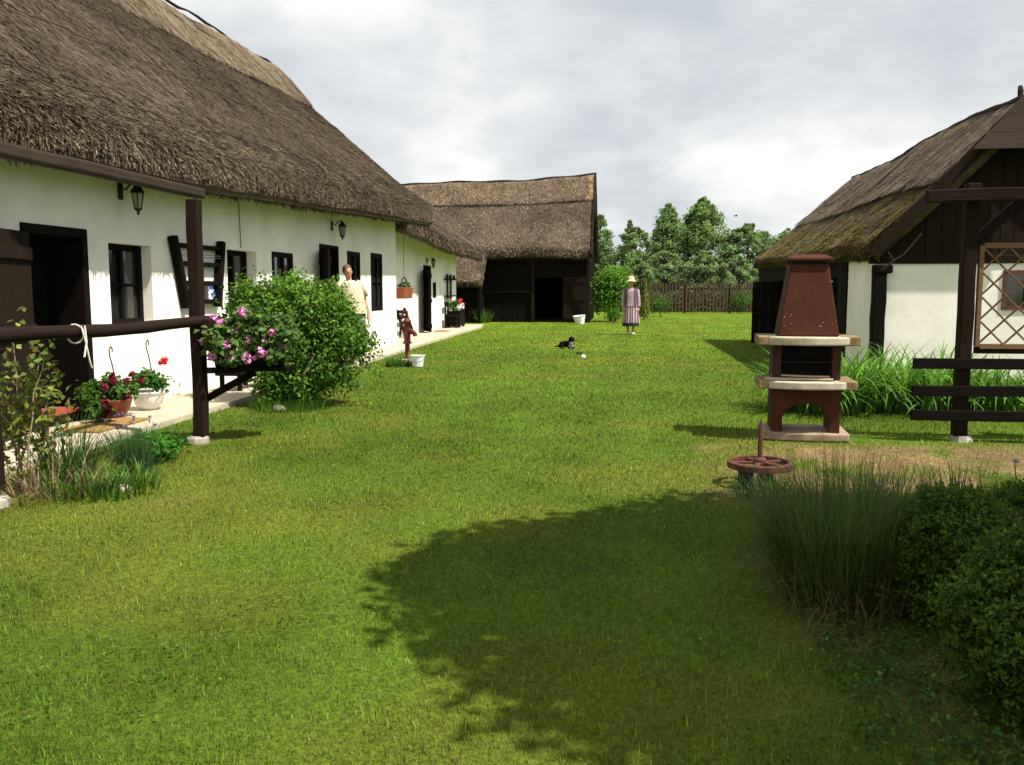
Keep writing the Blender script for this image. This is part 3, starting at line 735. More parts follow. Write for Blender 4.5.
bucket('white bucket left on the grass before the black barn', 2.72, 34.75, 0., .24, .34, (R(3), R(-7)))
def tuft(label, w, s, n, L, W, col, name='grass_tuft', cat='plant', r=.12, bend=(.3, 1.2), tipc=None, group=None, tilt=.25, z=0., nseg=4, world=None):
    X, Y = world if world else uy(w, s)[:2]
    a = rng.uniform(0, 6.28, n); rr = r*np.sqrt(rng.random(n)); B = np.stack([rr*np.cos(a), rr*np.sin(a), np.full(n, -.01)], 1)
    C = jitcol(n, col, .3, .15)
    o = npbuild(name, [strips(B, a+rng.normal(0, .7, n), np.abs(rng.normal(0, tilt, n)), L*rng.uniform(.5, 1.1, n), W*rng.uniform(.6, 1.2, n), rng.uniform(*bend, n), C, nseg, None if tipc is None else jitcol(n, tipc, .25, .1))], 'grass_blade', None, None, (X, Y, z))
    return tag(o, label, cat, group)
tuft('tuft of uncut grass round the foot of the red pump', pw-.1, ps-.25, 420, .24, .014, (.06, .14, .02), r=.22)
tuft('ragged grass growing round the shrub stems', -3.85, 9.45, 700, .2, .008, (.07, .15, .02), r=.42)

# ------------------------------------------------------------------ BARN
barn = thing('thatched_barn', 'black boarded barn with a tall thatched roof across the end of the lawn', 'barn', -5., 36.5)
def zr_b(w): return np.interp(w, [-12, -10.5, -8, -5, -1.6], [6.1, 6.08, 6.17, 6.16, 6.42])
def S_barn(side):
    def S(u, t):
        u, t = np.asarray(u, float), np.asarray(t, float); w = -12.2+(12.2-1.62)*u
        z0 = 2.92+.03*np.sin(w*1.1); zr = zr_b(w); s = 35.95+(39.75-35.95)*t; z = z0+(zr-z0)*(.93*t+.07*t*t)
        if side < 0: s = 2*39.75-s
        return np.stack([w, s, z], -1)
    return S
br = thatch('roof', S_barn(1), 100, 30, .34, barn, 52000, 21, 6000, slL=(.1, .24), slW=(.008, .017), colf=lambda P, t: straw_color(P, 21)*.84)
thatch('roof', S_barn(-1), 40, 10, .34, barn)
def bcap(P, t): return (straw_color(P, 28)*.95+np.array((.016, .009, .006)))*np.where((P[:, 0:1] > -2.05+.3*vnoise(P*2, 3)[:, None]) & (t[:, None] > .7), np.array([[2.3, 1.9, 1.4]]), 1.)
thatch('ridge_cap', S_barn(1), 80, 12, .12, br, 18000, 24, 3000, colf=bcap, t0=.68, t1=1.0, lift=.07, slL=(.12, .3), slW=(.008, .018))
MB().tube([(w, 39.75, float(zr_b(w))+.09+.02*math.sin(w*3)) for w in np.linspace(-12.2, -1.6, 50)], .05, 7).build('ridge_roll', 'grey_wood_x', br)
def S_lean(u, t):
    u, t = np.asarray(u, float), np.asarray(t, float); w = -12.2+(12.2-5.95)*u; s = 34.75+1.75*t; z = 1.66+(3.3-1.66)*t
    return np.stack([w, s, z], -1)
thatch('lean_to_roof', S_lean, 50, 14, .28, barn, 14000, 31, 3000, slL=(.1, .24), slW=(.008, .017), colf=lambda P, t: straw_color(P, 31)*.84)
def boards(mb, W0, W1, s, z0, z1f, bw=.2, gap=.008, th=.03, along='w'):
    x = W0
    while x < W1-.01:
        b = min(x+bw*random.uniform(.85, 1.15), W1); dz = random.uniform(-.01, .01); o = random.uniform(0, .012)
        top = z1f((x+b)/2)
        if along == 'w': mb.box(x+gap/2, b-gap/2, s+o, s+th+o, z0, top+dz)
        else: mb.box(s+o, s+th+o, x+gap/2, b-gap/2, z0, top+dz)
        x = b
mb = MB()
boards(mb, -12., -4.0, 36.5, -.05, lambda x: 3.1); boards(mb, -3.98, -2.82, 36.5, 1.86, lambda x: 3.1); boards(mb, -2.8, -1.75, 36.5, -.05, lambda x: 3.1)
boards(mb, 36.5, 43.0, -1.78, -.05, lambda s: 3.1+(min(s, 79.5-s)-36.5)*.92 if True else 0, along='s')
mb.box(-12., -1.75, 42.96, 43.0, -.05, 3.1); mb.box(-12.04, -12., 36.5, 43., -.05, 3.1)
mb.build('wall', 'black_wood_z', barn)
m = MB()
for w in (-9.4, -6.2, -4.04, -1.72): m.beam((w, 36.45, -.05), (w, 36.45, 2.9), .14, .1, .003, 4)
m.beam((-6.1, 36.44, 1.28), (-4.1, 36.44, 1.28), .06, .1); m.beam((-12, 36.44, 2.6), (-1.72, 36.44, 2.6), .08, .12)
m.build('timber_frame', 'dark_wood_z', barn)
dl = leaf_door(barn, (-2.78, 36.42), (-1.82, 36.40), .05, 1.9, 'door', 'dark_wood_z', planks=5)
m = MB(); m.beam((-2.7, 36.35, 1.7), (-1.88, 36.35, .25), .05, .11); m.build('brace', 'black_wood_z', dl)
m = MB()     # boarded lean-to
boards(m, -12., -6.2, 35.35, -.05, lambda x: 1.75); m.box(-6.23, -6.2, 35.35, 36.45, -.05, 1.9); m.beam((-6.14, 35.3, -.05), (-6.14, 35.3, 1.8), .12, .12)
m.build('lean_to_wall', 'black_wood_z', barn)
m = MB(); p0, p1 = (-1.59, 35.9, 2.72), (-1.59, 39.78, 6.48)
m.beam(p0, p1, .05, .26, .004, 6); m.beam((-1.59, 43.6, 2.72), (-1.59, 39.78, 6.48), .05, .26, .004, 6); m.build('verge_board', 'dark_wood_y', barn)

# ------------------------------------------------------------------ RIGHT OUTBUILDING
ob = thing('outbuilding', 'small thatched outbuilding with mossy roof, black gable and white wall at right', 'outbuilding', 5.2, 13.)
GW0, GW1, GS = 3.42, 6.98, 12.82
m = MB()
# gable wall with window opening 5.1..5.75 x 1.05..1.62
wa, wb, za, zb = 5.08, 5.72, 1.08, 1.62
for (a, b, c, d_) in ((GW0, wa, -.05, 1.74), (wb, GW1, -.05, 1.74), (wa, wb, -.05, za), (wa, wb, zb, 1.74)): m.quad((a, GS, c), (b, GS, c), (b, GS, d_), (a, GS, d_))
for (p, q) in (((wa, za), (wb, za)), ((wb, za), (wb, zb)), ((wb, zb), (wa, zb)), ((wa, zb), (wa, za))):
    m.quad((p[0], GS, p[1]), (q[0], GS, q[1]), (q[0], GS+.25, q[1]), (p[0], GS+.25, p[1]))
m.quad((GW0, GS, -.05), (GW0, 14.42, -.05), (GW0, 14.42, 1.95), (GW0, GS, 1.95))
m.quad((GW1, GS, -.05), (GW1, 24., -.05), (GW1, 24., 1.95), (GW1, GS, 1.95)); m.quad((GW0, 24., -.05), (GW1, 24., -.05), (GW1, 24., 1.8), (GW0, 24., 1.8))
m.build('wall', 'whitewash', ob)
fo = MB(); y0, y1 = GS-.02, GS+.06
fo.box(wa, wa+.05, y0, y1, za, zb); fo.box(wb-.05, wb, y0, y1, za, zb); fo.box(wa+.05, wb-.05, y0, y1, zb-.05, zb); fo.box(wa+.05, wb-.05, y0, y1, za, za+.05); fo.box((wa+wb)/2-.02, (wa+wb)/2+.02, y0+.01, y1, za+.05, zb-.05)
fo = fo.build('window', 'rust', ob); MB().box(wa+.02, wb-.02, GS+.03, GS+.045, za+.02, zb-.02).build('pane', 'pane_glass', fo)
m = MB(); boards(m, 15.0, 16.1, GW0-.03, 1.56, lambda s: 1.98, along='s'); m.build('door_lintel', 'black_wood_z', ob)
m = MB(); boards(m, 20.1, 20.9, GW0-.03, 1.56, lambda s: 1.98, along='s'); m.build('door_lintel', 'black_wood_z', ob)
for b0_, b1_ in ((14.42, 15.0), (16.1, 20.1), (20.9, 24.)):
    m = MB(); boards(m, b0_, b1_, GW0-.03, -.05, lambda s: 1.98, along='s'); m.build('side_board', 'black_wood_z', ob)
#, -.05, lambda s: 1.8, along='s'); boards(m, 16.1, 20.1, GW0-.03, -.05, lambda s: 1.8, along='s'); boards(m, 20.9, 24., GW0-.03, -.05, lambda s: 1.8, along='s')
m = MB(); boards(m, GW0+.02, GW1-.02, GS-.013, 1.82, lambda w: 1.95+(1.78-abs(w-5.2))*1.04 if True else 0, .19); m.build('gable_board', 'dark_wood_z', ob)
m = MB(); m.beam((GW0-.1, GS+.035, 1.77), (GW1+.1, GS+.035, 1.77), .12, .11, .004, 8); m.build('tie_beam', 'dark_wood_x', ob, bevel=.01)
m = MB(); m.beam((GW0+.02, GS-.06, -.05), (GW0+.02, GS-.06, 1.7), .17, .16, .008, 7); m.build('corner_post', 'black_wood_z', ob, bevel=.012)
m = MB(); m.beam((GW0+.05, GS-.06, 1.58), (GW0+.05, GS-.06, 1.7), .24, .2, .008, 1); m.build('post_bracket', 'black_wood_z', ob, bevel=.02)
def S_out(side):
    def S(u, t):
        u, t = np.asarray(u, float), np.asarray(t, float); send = 24.15+(21.8-24.15)*t; s = 12.66+(send-12.66)*u
        ez = np.interp(s, [12, 24], [1.92, 2.08]); zr = 3.92+.04*np.sin(s*.9)
        w = 3.22+(5.2-3.22)*t; z = ez+(zr-ez)*(.92*t+.08*t*t)
        if side < 0: w = 10.4-w
        return np.stack([w, s, z], -1)
    return S
def moss_col(P, t):
    c = straw_color(P, 41)*1.05
    f = fbm(P*2.2, 44, 4); f = .6*f+.4*fbm(P*7., 46, 3); g = .95*sstep(.44, .64, f+.16*(1-t*1.6))*sstep(.62, .45, t)
    h = fbm(P*6., 47, 3)
    mo = np.array((.14, .10, .02))[None]*h[:, None]+np.array((.055, .052, .014))[None]*(1-h[:, None])
    return c*(1-g[:, None])+mo*g[:, None]
rr_ = thatch('roof', S_out(1), 100, 30, .22, ob, 36000, 41, 6000, colf=moss_col, slL=(.06, .16), slW=(.008, .016), ub=lambda u: u**1.3)
thatch('roof', S_out(-1), 50, 14, .22, ob, 0, 42)
thatch('upper_thatch', S_out(1), 90, 14, .12, rr_, 16000, 45, 5000, colf=lambda P, t: straw_color(P, 51)*1.35+.012, t0=.5, t1=1., lift=.05, slL=(.15, .4), slW=(.008, .016), ub=lambda u: u**1.2)
def S_hip(u, t):
    u, t = np.asarray(u, float), np.asarray(t, float)
    w = (3.22+(7.18-3.22)*u)*(1-t)+5.2*t; s = 24.15*(1-t)+21.8*t; z = 2.08*(1-t)+3.92*t; return np.stack([w, s, z], -1)
thatch('hip_thatch', S_hip, 20, 14, .2, rr_, 3000, 46)
MB().tube([(5.2, s, 3.965+.012*math.sin(s*2.3)+.04*math.sin(s*.9)) for s in np.linspace(12.8, 21.9, 40)], [.045+.006*math.sin(k*1.9) for k in range(40)], 7).build('ridge_roll', 'grey_wood_y', rr_)
m = MB()    # little boarded hip hood over the gable peak
for k, (z0, z1) in enumerate(((3.20, 3.42), (3.425, 3.66), (3.665, 3.97))):
    y0, y1 = 12.41+k*.07, 12.47+k*.07; h0, h1 = (3.99-z0)*.93, max((3.99-z1)*.93, .03)
    m.add([(5.2-h0, y0, z0), (5.2+h0, y0, z0), (5.2+h1, y1, z1), (5.2-h1, y1, z1), (5.2-h0, y0+.04, z0), (5.2+h0, y0+.04, z0), (5.2+h1, y1+.04, z1), (5.2-h1, y1+.04, z1)],
          [(0, 1, 2, 3), (7, 6, 5, 4), (0, 4, 5, 1), (1, 5, 6, 2), (2, 6, 7, 3), (3, 7, 4, 0)])
m.build('hip_board', 'grey_wood_x', ob)
for sg in (-1, 1):
    m = MB(); m.beam((5.2+sg*1.9, 12.63, 1.84), (5.2+sg*.12, 12.63, 3.75), .05, .15, .005, 8); m.build('verge_board', 'dark_wood_x', ob)
m = MB(); m.tube([(5.2, 12.92, 3.9), (5.205, 12.92, 4.03), (5.2, 12.93, 4.1)], [.03, .042, .028], 8); m.build('finial', 'grey_wood_z', ob)
m = MB(); m.tube([(3.36, 12.34, 1.62), (3.5, 12.33, 1.74), (3.62, 12.32, 1.82), (3.84, 12.33, 2.1)], [.012, .016, .014, .01], 6); m.tube([(3.5, 12.33, 1.74), (3.42, 12.32, 1.86)], .009, 5); m.build('loose_stick', 'grey_wood_x', ob)
leaf_door(ob, (GW0-.03, 20.88), (2.83, 20.95), .12, 1.55, 'door', 'black_wood_z', planks=3)

# ------------------------------------------------------------------ RIGHT TIMBER FRAME with rails and trellis
fr = thing('timber_fence', 'dark timber fence frame of post, rails and overhead beam beside the white gable', 'fence', 2.99, 8.24)
S8 = 8.24
m = MB(); m.beam((2.97, S8, .03), (2.97, S8, 2.28), .115, .115, .006, 8); m.build('post', 'dark_wood_z', fr, bevel=.012)
m = MB(); m.beam((4.75, S8, -.02), (4.75, S8, 2.28), .14, .14, .006, 8); m.build('post', 'dark_wood_z', fr, bevel=.012)
m = MB(); m.beam((2.55, S8-.11, 2.16), (5.2, S8-.11, 2.2), .075, .11, .005, 8); m.build('top_beam', 'dark_wood_x', fr, bevel=.01)
m = MB(); m.beam((3.0, S8+.1, 1.72), (3.42, S8+.02, 2.16), .08, .09, .003, 3); m.build('brace', 'black_wood_z', fr)
for z in (.70, .455, .235):
    m = MB(); m.beam((2.52, S8-.085, z), (5.1, S8-.085, z+random.uniform(-.015, .015)), .035, .095, .004, 8); m.build('rail', 'black_wood_x', fr, bevel=.006)
m = MB(); m.beam((3.07, S8+.02, .815), (4.68, S8+.02, .815), .06, .06); m.build('trellis_sill', 'dark_wood_x', fr)
m = MB(); ta, tb, tz0, tz1 = 3.075, 4.67, .85, 1.74
for (a, b) in (((ta, tz0), (ta, tz1)), ((tb, tz0), (tb, tz1))): m.beam((a[0], S8, a[1]), (b[0], S8, b[1]), .04, .045)
for z in (tz0, tz1): m.beam((ta+.02, S8, z), (tb-.02, S8, z), .04, .045)
tr = m.build('trellis', 'rusty_wood_x', fr, bevel=.004)
H = tz1-tz0-.05
for sg in (1, -1):
    m = MB(); x = ta-H
    while x < tb:
        x0, x1 = x, x+H; z0, z1 = tz0+.025, tz1-.025
        if sg < 0: z0, z1 = z1, z0
        def clip(q): return z0+(z1-z0)*(q-x0)/(x1-x0)
        a, b = max(x0, ta+.02), min(x1, tb-.02)
        if b-a > .05: m.beam((a, S8+.012*sg, clip(a)), (b, S8+.012*sg, clip(b)), .012, .022, .0015, 3, (0, 1, 0))
        x += .215
    m.build('lattice', 'rusty_wood_x', tr)
m = MB(); m.lathe([(.02, -.03), (.11, -.02), (.09, .04), (.02, .05)], (2.99, S8, 0), 9); m.build('footing', 'stone', fr)

# ------------------------------------------------------------------ BARBECUE
bq = thing_at('garden_barbecue', 'brick-red garden barbecue with tall tapered chimney hood and two pale curved shelves', 'barbecue', 2.69, 7.95, 0., R(-12))
def dshape(x, y0, y1, bul, n=24):
    return [(x, y1), (-x, y1), (-x, y0)]+[(-x*math.cos(math.pi*k/(n)), y0-bul*math.sin(math.pi*k/n)) for k in range(1, n)]+[(x, y0)]
up = lambda p, z: (p[0], p[1], z)
MB().prism(dshape(.38, -.22, .3, .06), .0, .07, up).build('plinth', 'plinth', bq, bevel=.012)
m = MB()
arch = [(-.295, .06), (-.295, .465), (.295, .465), (.295, .06), (.2, .06), (.2, .2)]+[(.2*math.cos(a), .2+.13*math.sin(a)) for a in np.linspace(.25, math.pi-.25, 9)]+[(-.2, .2), (-.2, .06)]
m.prism(arch, -.2, -.12, lambda p, y: (p[0], y, p[1]))
m.prism([(-.295, -.118), (-.215, -.118), (-.215, .26), (-.295, .26)], .06, .465, up); m.prism([(.215, -.118), (.295, -.118), (.295, .26), (.215, .26)], .06, .465, up)
m.build('base', 'hood_paint', bq, bevel=.008)
for z0, z1, x in ((.47, .54, .41), (.862, .935, .425)):
    s_ = MB(); s_.prism(dshape(x, -.15, .25, .2), z0, z1, up); so = s_.build('shelf', 'slab', bq, bevel=.012)
    for sg in (-1, 1):
        e = MB(); x0, x1 = (x*.66, x+.012) if sg > 0 else (-x-.012, -x*.66)
        e.box(x0, x1, -.27, .255, z0-.004, z1+.004); e.build('shelf_end', 'aged_slab', so, bevel=.01)
for q in (-1, 1): m = MB(); m.box(min(.22*q, .295*q), max(.22*q, .295*q), -.14, .26, .545, .855); m.build('firebox_side', 'dark_brick', bq, bevel=.008)
MB().box(-.22, .22, .2, .255, .546, .854).build('firebox_back', 'soot', bq)
m = MB()
for k in range(12): x = -.2+k*.036; m.tube([(x, -.13, .7), (x, .19, .7)], .005, 5)
m.tube([(-.22, -.1, .7), (.22, -.1, .7)], .007, 5); m.tube([(.1, -.1, .7), (.1, -.2, .71)], .008, 5); m.build('grill', 'black_iron', bq)
hd = MB(); b0, b1, d0, d1 = .262, .165, .2, .13; zb0, zb1 = .936, 1.58
fz = zb1-.05
hd.add([(-b0, -.2, zb0), (b0, -.2, zb0), (b0, .24, zb0), (-b0, .24, zb0), (-b1, -.11, zb1), (b1, -.11, zb1), (b1, .2, zb1), (-b1, .2, zb1)],
       [(3, 2, 1, 0), (4, 5, 6, 7), (0, 1, 5, 4), (1, 2, 6, 5), (2, 3, 7, 6), (3, 0, 4, 7)])
ho = hd.build('hood', 'hood_paint', bq, bevel=.012)
MB().box(-b1+.02, b1-.02, -.09, .18, zb1+.001, zb1+.03).build('gap_dark_fill', 'soot', ho)  # dark block fills the slot under the cap, standing in for its shade
c = MB(); c.add([(-.2, -.14, 1.61), (.2, -.14, 1.61), (.2, .23, 1.61), (-.2, .23, 1.61), (-.2, -.14, 1.635), (.2, -.14, 1.635), (.2, .23, 1.635), (-.2, .23, 1.635), (-.13, -.06, 1.67), (.13, -.06, 1.67), (.13, .15, 1.67), (-.13, .15, 1.67)],
      [(3, 2, 1, 0), (0, 1, 5, 4), (1, 2, 6, 5), (2, 3, 7, 6), (3, 0, 4, 7), (4, 5, 9, 8), (5, 6, 10, 9), (6, 7, 11, 10), (7, 4, 8, 11), (8, 9, 10, 11)])
c.build('cap', 'hood_paint', bq, bevel=.006)
m = MB()       # pale chips in the paint, thin flakes
for (x, z) in ((-.2, 1.03), (-.15, 1.05), (-.21, 1.11), (-.15, 1.13), (-.16, 1.115), (.12, 1.06), (.2, 1.055), (.1, 1.03), (.17, 1.42), (.19, 1.425), (-.16, 1.005)):
    y = -.2+.09*(z-zb0)/(zb1-zb0)-.001; r = random.uniform(.0025, .006)
    m.lathe([(.001, 0), (r, .001), (r*.8, .0025), (.001, .003)], (0, 0, 0), 6, 1.3, .8)
    k = len(m.v)-24; m.v[k:] = [(x+a[0], y-a[2], z+a[1]) for a in m.v[k:]]
m.build('paint_chip', 'slab', ho)
t = MB(); t.beam((-.36, -.18, .553), (.22, -.2, .556), .09, .014, .002, 4); t.beam((-.3, -.08, .575), (.2, -.16, .578), .05, .012, .002, 4)
o = t.build('wooden_board', 'board', None, None, (2.69, 7.95, 0.), R(-12)); tag(o, 'pale wooden boards lying on the lower shelf of the barbecue', 'board')

# ------------------------------------------------------------------ IRON WHEEL
wx, wy, wz = 1.74, 6.0, .11
t = thing_at('iron_wheel', 'rusty red spoked iron wheel lying flat with an upright axle rod', 'wheel', wx, wy, 0., R(10))
m = MB(); pr = []
n = 36
for k in range(n):
    a = 2*math.pi*k/n
    for (r, z) in ((.225, .0), (.225, .045), (.19, .05), (.19, .005)): pr.append((r*math.cos(a), r*math.sin(a), wz+z))
fs = [(4*k+j, 4*((k+1) % n)+j, 4*((k+1) % n)+(j+1) % 4, 4*k+(j+1) % 4) for k in range(n) for j in range(4)]
m.add(pr, fs); m.build('rim', 'rust', t, bevel=.006)
for k in range(5):
    a = 2*math.pi*k/5+.3; m = MB(); m.beam((.03*math.cos(a), .03*math.sin(a), wz+.035), (.2*math.cos(a), .2*math.sin(a), wz+.028), .035, .018); m.build('spoke', 'rust', t, bevel=.004)
MB().lathe([(.04, .0), (.045, .03), (.045, .06), (.03, .075), (.001, .075)], (0, 0, wz), 12).build('hub', 'rust', t)
MB().tube([(0, 0, -.03), (0, 0, wz+.2), (0, 0, wz+.3), (.0, 0, wz+.34)], [.018, .018, .013, .006], 8).build('axle', 'rust', t)
m = MB(); m.tube([(-.14, -.08, -.03), (-.14, -.08, wz)], [.05, .055], 10); m.build('support', 'soot', t)
m = MB(); m.tube([(.12, .12, -.03), (.12, .12, wz)], [.045, .045], 10); m.build('support', 'soot', t)

# ------------------------------------------------------------------ FENCE at the end of the lawn
fn = thing('picket_fence', 'brown vertical picket fence across the far end of the lawn', 'fence', 5.5, 52.)
m = MB(); w = .5; SF = 52.3
k = 0
while w < 22:
    h = 1.78+random.uniform(-.04, .04); bw = .115*random.uniform(.85, 1.1)
    m.prism([(w, .03), (w+bw, .03), (w+bw, h-.06), (w+bw/2, h), (w, h-.06)], SF, SF+.025, lambda p, q: (p[0]+.01*math.sin(p[0]*9), q, p[1])); w += .195*random.uniform(.92, 1.08)
m.build('picket_panel', 'fence_wood_z', fn)
for z in (.45, 1.4): m = MB(); m.beam((.5, SF+.06, z), (22, SF+.06, z), .05, .09, .004, 10); m.build('rail', 'dark_wood_x', fn)
for w in np.arange(.6, 22, 2.6): m = MB(); m.beam((w, SF+.13, -.05), (w, SF+.13, 1.7), .1, .1); m.build('post', 'dark_wood_z', fn)

# ------------------------------------------------------------------ PEOPLE
def merged_body(name, caps, balls, voxel, mat, parent, smooth_it=6):
    m = MB()
    for a, b, ra, rb in caps:
        a, b = Vector(a), Vector(b); d_ = (b-a).normalized(); pts = []; rad = []
        for th_ in (80, 55, 30): pts.append(a-d_*ra*math.sin(R(th_))); rad.append(ra*math.cos(R(th_)))
        pts += [a, b]; rad += [ra, rb]
        for th_ in (30, 55, 80): pts.append(b+d_*rb*math.sin(R(th_))); rad.append(rb*math.cos(R(th_)))
        m.tube(pts, rad, 12)
    for c_, r in balls: m.ball(c_, r, 14, 10)
    o = m.build(name, mat, parent, None)
    md = o.modifiers.new('r', 'REMESH'); md.mode = 'VOXEL'; md.voxel_size = voxel
    sm = o.modifiers.new('s', 'SMOOTH'); sm.iterations = smooth_it; sm.factor = .5
    dg = bpy.context.evaluated_depsgraph_get(); me = bpy.data.meshes.new_from_object(o.evaluated_get(dg)); o.modifiers.clear()
    me.polygons.foreach_set('use_smooth', [True]*len(me.polygons)); o.data = me; me.name = name
    if not me.materials: me.materials.append(MATS[mat])
    return o
def human(label, X, Y, z, rz, sh=lambda p: p):
    T = lambda *p: sh(p)
    caps = [(T(0, .01, 1.32), T(0, -.005, 1.47), .055, .05), (T(0, 0, 1.28), T(0, 0, 1.02), .115, .105), (T(-.08, 0, 1.3), T(.08, 0, 1.3), .085, .085),
            (T(-.05, 0, .92), T(.05, 0, .92), .12, .12)]
    balls = [(T(0, -.012, 1.56), (.073, .09, .108)), (T(0, -.02, 1.5), (.055, .07, .06)), (T(0, -.108, 1.545), (.013, .02, .022)), (T(.075, .005, 1.55), (.012, .02, .03)), (T(-.075, .005, 1.55), (.012, .02, .03))]
    for q in (-1, 1):
        caps += [(T(q*.17, .0, 1.335), T(q*.215, .03, 1.07), .052, .04), (T(q*.215, .03, 1.07), T(q*.235, -.03, .83), .039, .027),
                 (T(q*.235, -.03, .82), T(q*.232, -.045, .745), .03, .034)]
        for k in range(4):
            y = -.075+k*.021; L = (.075, .085, .08, .06)[k]
            caps += [(T(q*.232, y, .735), T(q*.23, y-.006, .735-L*.55), .0105, .0095), (T(q*.23, y-.006, .735-L*.55), T(q*.216, y-.012, .735-L), .0095, .0085)]
        caps += [(T(q*.228, -.065, .79), T(q*.215, -.1, .75), .012, .011), (T(q*.215, -.1, .75), T(q*.208, -.112, .715), .011, .009)]
        caps += [(T(q*.085, 0, .9), T(q*.085, -.015, .49), .088, .055), (T(q*.085, -.015, .49), T(q*.08, .02, .09), .056, .035), (T(q*.08, .03, .05), T(q*.09, -.13, .035), .04, .03)]
    o = merged_body('person', caps, balls, .0075, 'skin', None)
    o.location = (X, Y, z); o.rotation_euler = (0, 0, rz); tag(o, label, 'person'); BASE[o] = (0, 0, 0)
    for q in (-1, 1):
        c_ = T(q*.03, -.094, 1.572); m = MB(); m.ball(c_, (.011, .006, .007), 8, 6); m.build('eye', 'dark_eye', o)
    m = MB(); m.ball(T(0, -.098, 1.502), (.024, .008, .007), 8, 6); m.build('mouth', 'lip', o)
    return o, T
def loft(rings, n=28, fold=0., nf=9):
    m = MB(); vs = []; fs = []
    for i, (c_, rx, ry) in enumerate(rings):
        fo_ = fold*i/len(rings)
        for k in range(n):
            a = 2*math.pi*k/n; q = 1+fo_*math.sin(nf*a); vs.append((c_[0]+rx*q*math.cos(a), c_[1]+ry*q*math.sin(a), c_[2]))
    for i in range(len(rings)-1):
        for k in range(n): fs.append((i*n+k, i*n+(k+1) % n, (i+1)*n+(k+1) % n, (i+1)*n+k))
    m.add(vs, fs); return m
wo, T = human('woman in a straw hat and long mauve striped dress standing on the far lawn', 3.6, 26.4, 0., R(-14))
rings = [(T(0, .0, z), rx, ry) for z, rx, ry in ((1.40, .075, .075), (1.385, .12, .09), (1.36, .175, .115), (1.28, .2, .135), (1.12, .185, .14), (1.0, .185, .145), (.9, .205, .16), (.7, .225, .18), (.5, .245, .2), (.36, .255, .21))]
jr = [(T(0, 0, z), rx, ry) for z, rx, ry in ((1.395, .085, .082), (1.385, .125, .094), (1.36, .182, .122), (1.28, .208, .142), (1.12, .197, .148), (1.0, .2, .155), (.9, .222, .172), (.86, .228, .178))]
m = loft(jr, 32, .03, 5); m.build('jacket', 'mauve_jacket', wo, smooth=True)
m = loft(rings, 36, .09); m.build('dress', 'striped_dress', wo, smooth=True)
m = loft([(T(0, 0, z), rx, ry) for z, rx, ry in ((.43, .24, .195), (.33, .25, .205), (.26, .255, .21))], 36, .05); m.build('underskirt', 'hem', wo, smooth=True)
for q in (-1, 1):
    m = MB(); m.tube([T(q*.13, 0, 1.35), T(q*.185, .0, 1.33), T(q*.222, .03, 1.08), T(q*.245, -.025, .86), T(q*.247, -.03, .84)], [.06, .07, .06, .052, .05], 12); m.build('sleeve', 'mauve_jacket', wo, smooth=True)
    m = MB(); m.ball((q*.088, -.05, .03), (.05, .13, .045), 12, 8); m.build('shoe', 'shoe', wo, smooth=True)
MB().lathe([(.17, 1.605), (.175, 1.612), (.14, 1.63), (.105, 1.64), (.1, 1.7), (.085, 1.75), (.05, 1.765), (.001, 1.768)], (0, -.005, 0), 24, 1, 1.05).build('hat', 'straw_hat', wo, smooth=True)
m = MB(); m.ball((0, .03, 1.55), (.085, .085, .1), 14, 10); m.build('hair', 'hair', wo, smooth=True)
def lean(p):
    x, y, z_ = p; k = max(0., z_-.85); return (x*1.03-.16*k/.75*.9, y*1.03-.08*k, z_*1.045)
mo_, T = human('man with short brown hair in a cream T-shirt standing behind the leafy shrub', *uy(-4.93, 15.25)[:2], .05, R(22), lean)
m = loft([(T(0, 0, z), rx*1.08, ry*1.08) for z, rx, ry in ((1.41, .07, .07), (1.39, .12, .095), (1.36, .18, .125), (1.26, .205, .15), (1.1, .2, .15), (.95, .205, .16), (.84, .21, .165))], 30, .03); m.build('shirt', 'cream_shirt', mo_, smooth=True)
for q in (-1, 1):
    m = MB(); m.tube([T(q*.12, 0, 1.36), T(q*.19, 0, 1.33), T(q*.215, .02, 1.13)], [.07, .085, .075], 12); m.build('sleeve', 'cream_shirt', mo_, smooth=True)
    m = MB(); m.tube([T(q*.085, 0, .93), T(q*.09, -.01, .5), T(q*.085, .015, .1)], [.125, .085, .075], 14); m.build('trouser_leg', 'trousers', mo_, smooth=True)
    m = MB(); m.ball((q*.09, -.05, .035), (.05, .13, .045), 12, 8); m.build('shoe', 'rubber_black', mo_, smooth=True)
hc = T(0, .01, 1.602); m = MB(); m.ball(hc, (.083, .096, .086), 14, 10); m.build('hair', 'hair', mo_, smooth=True)

# ------------------------------------------------------------------ DOG, ball, toy, bird
dg_ = thing_at('_', '', '', 0, 0); bpy.data.objects.remove(dg_)
caps = [((-.1, .05, .085), (.1, -.01, .1), .075, .085), ((.09, -.05, .13), (.105, -.08, .2), .06, .048), ((.105, -.11, .225), (.125, -.165, .195), .045, .024),
        ((.05, -.06, .05), (.06, -.2, .025), .035, .022), ((.13, -.05, .05), (.15, -.2, .025), .035, .022), ((-.12, .0, .05), (-.1, -.1, .03), .055, .026), ((-.14, .1, .04), (-.06, .14, .03), .05, .025),
        ((-.16, .07, .05), (-.25, .1, .03), .028, .014), ((-.25, .1, .03), (-.31, .07, .025), .014, .01), ((.06, -.1, .235), (.045, -.105, .17), .02, .016), ((.15, -.09, .235), (.17, -.095, .17), .02, .016)]
dog = merged_body('dog', caps, [((.105, -.1, .225), (.055, .055, .05)), ((.1, -.1, .12), (.05, .05, .06))], .008, 'dog_fur', None, 4)
dog.location = (1.28, 20.3, 0.); tag(dog, 'small black dog with a white chest lying on the lawn', 'dog'); BASE[dog] = (0, 0, 0)
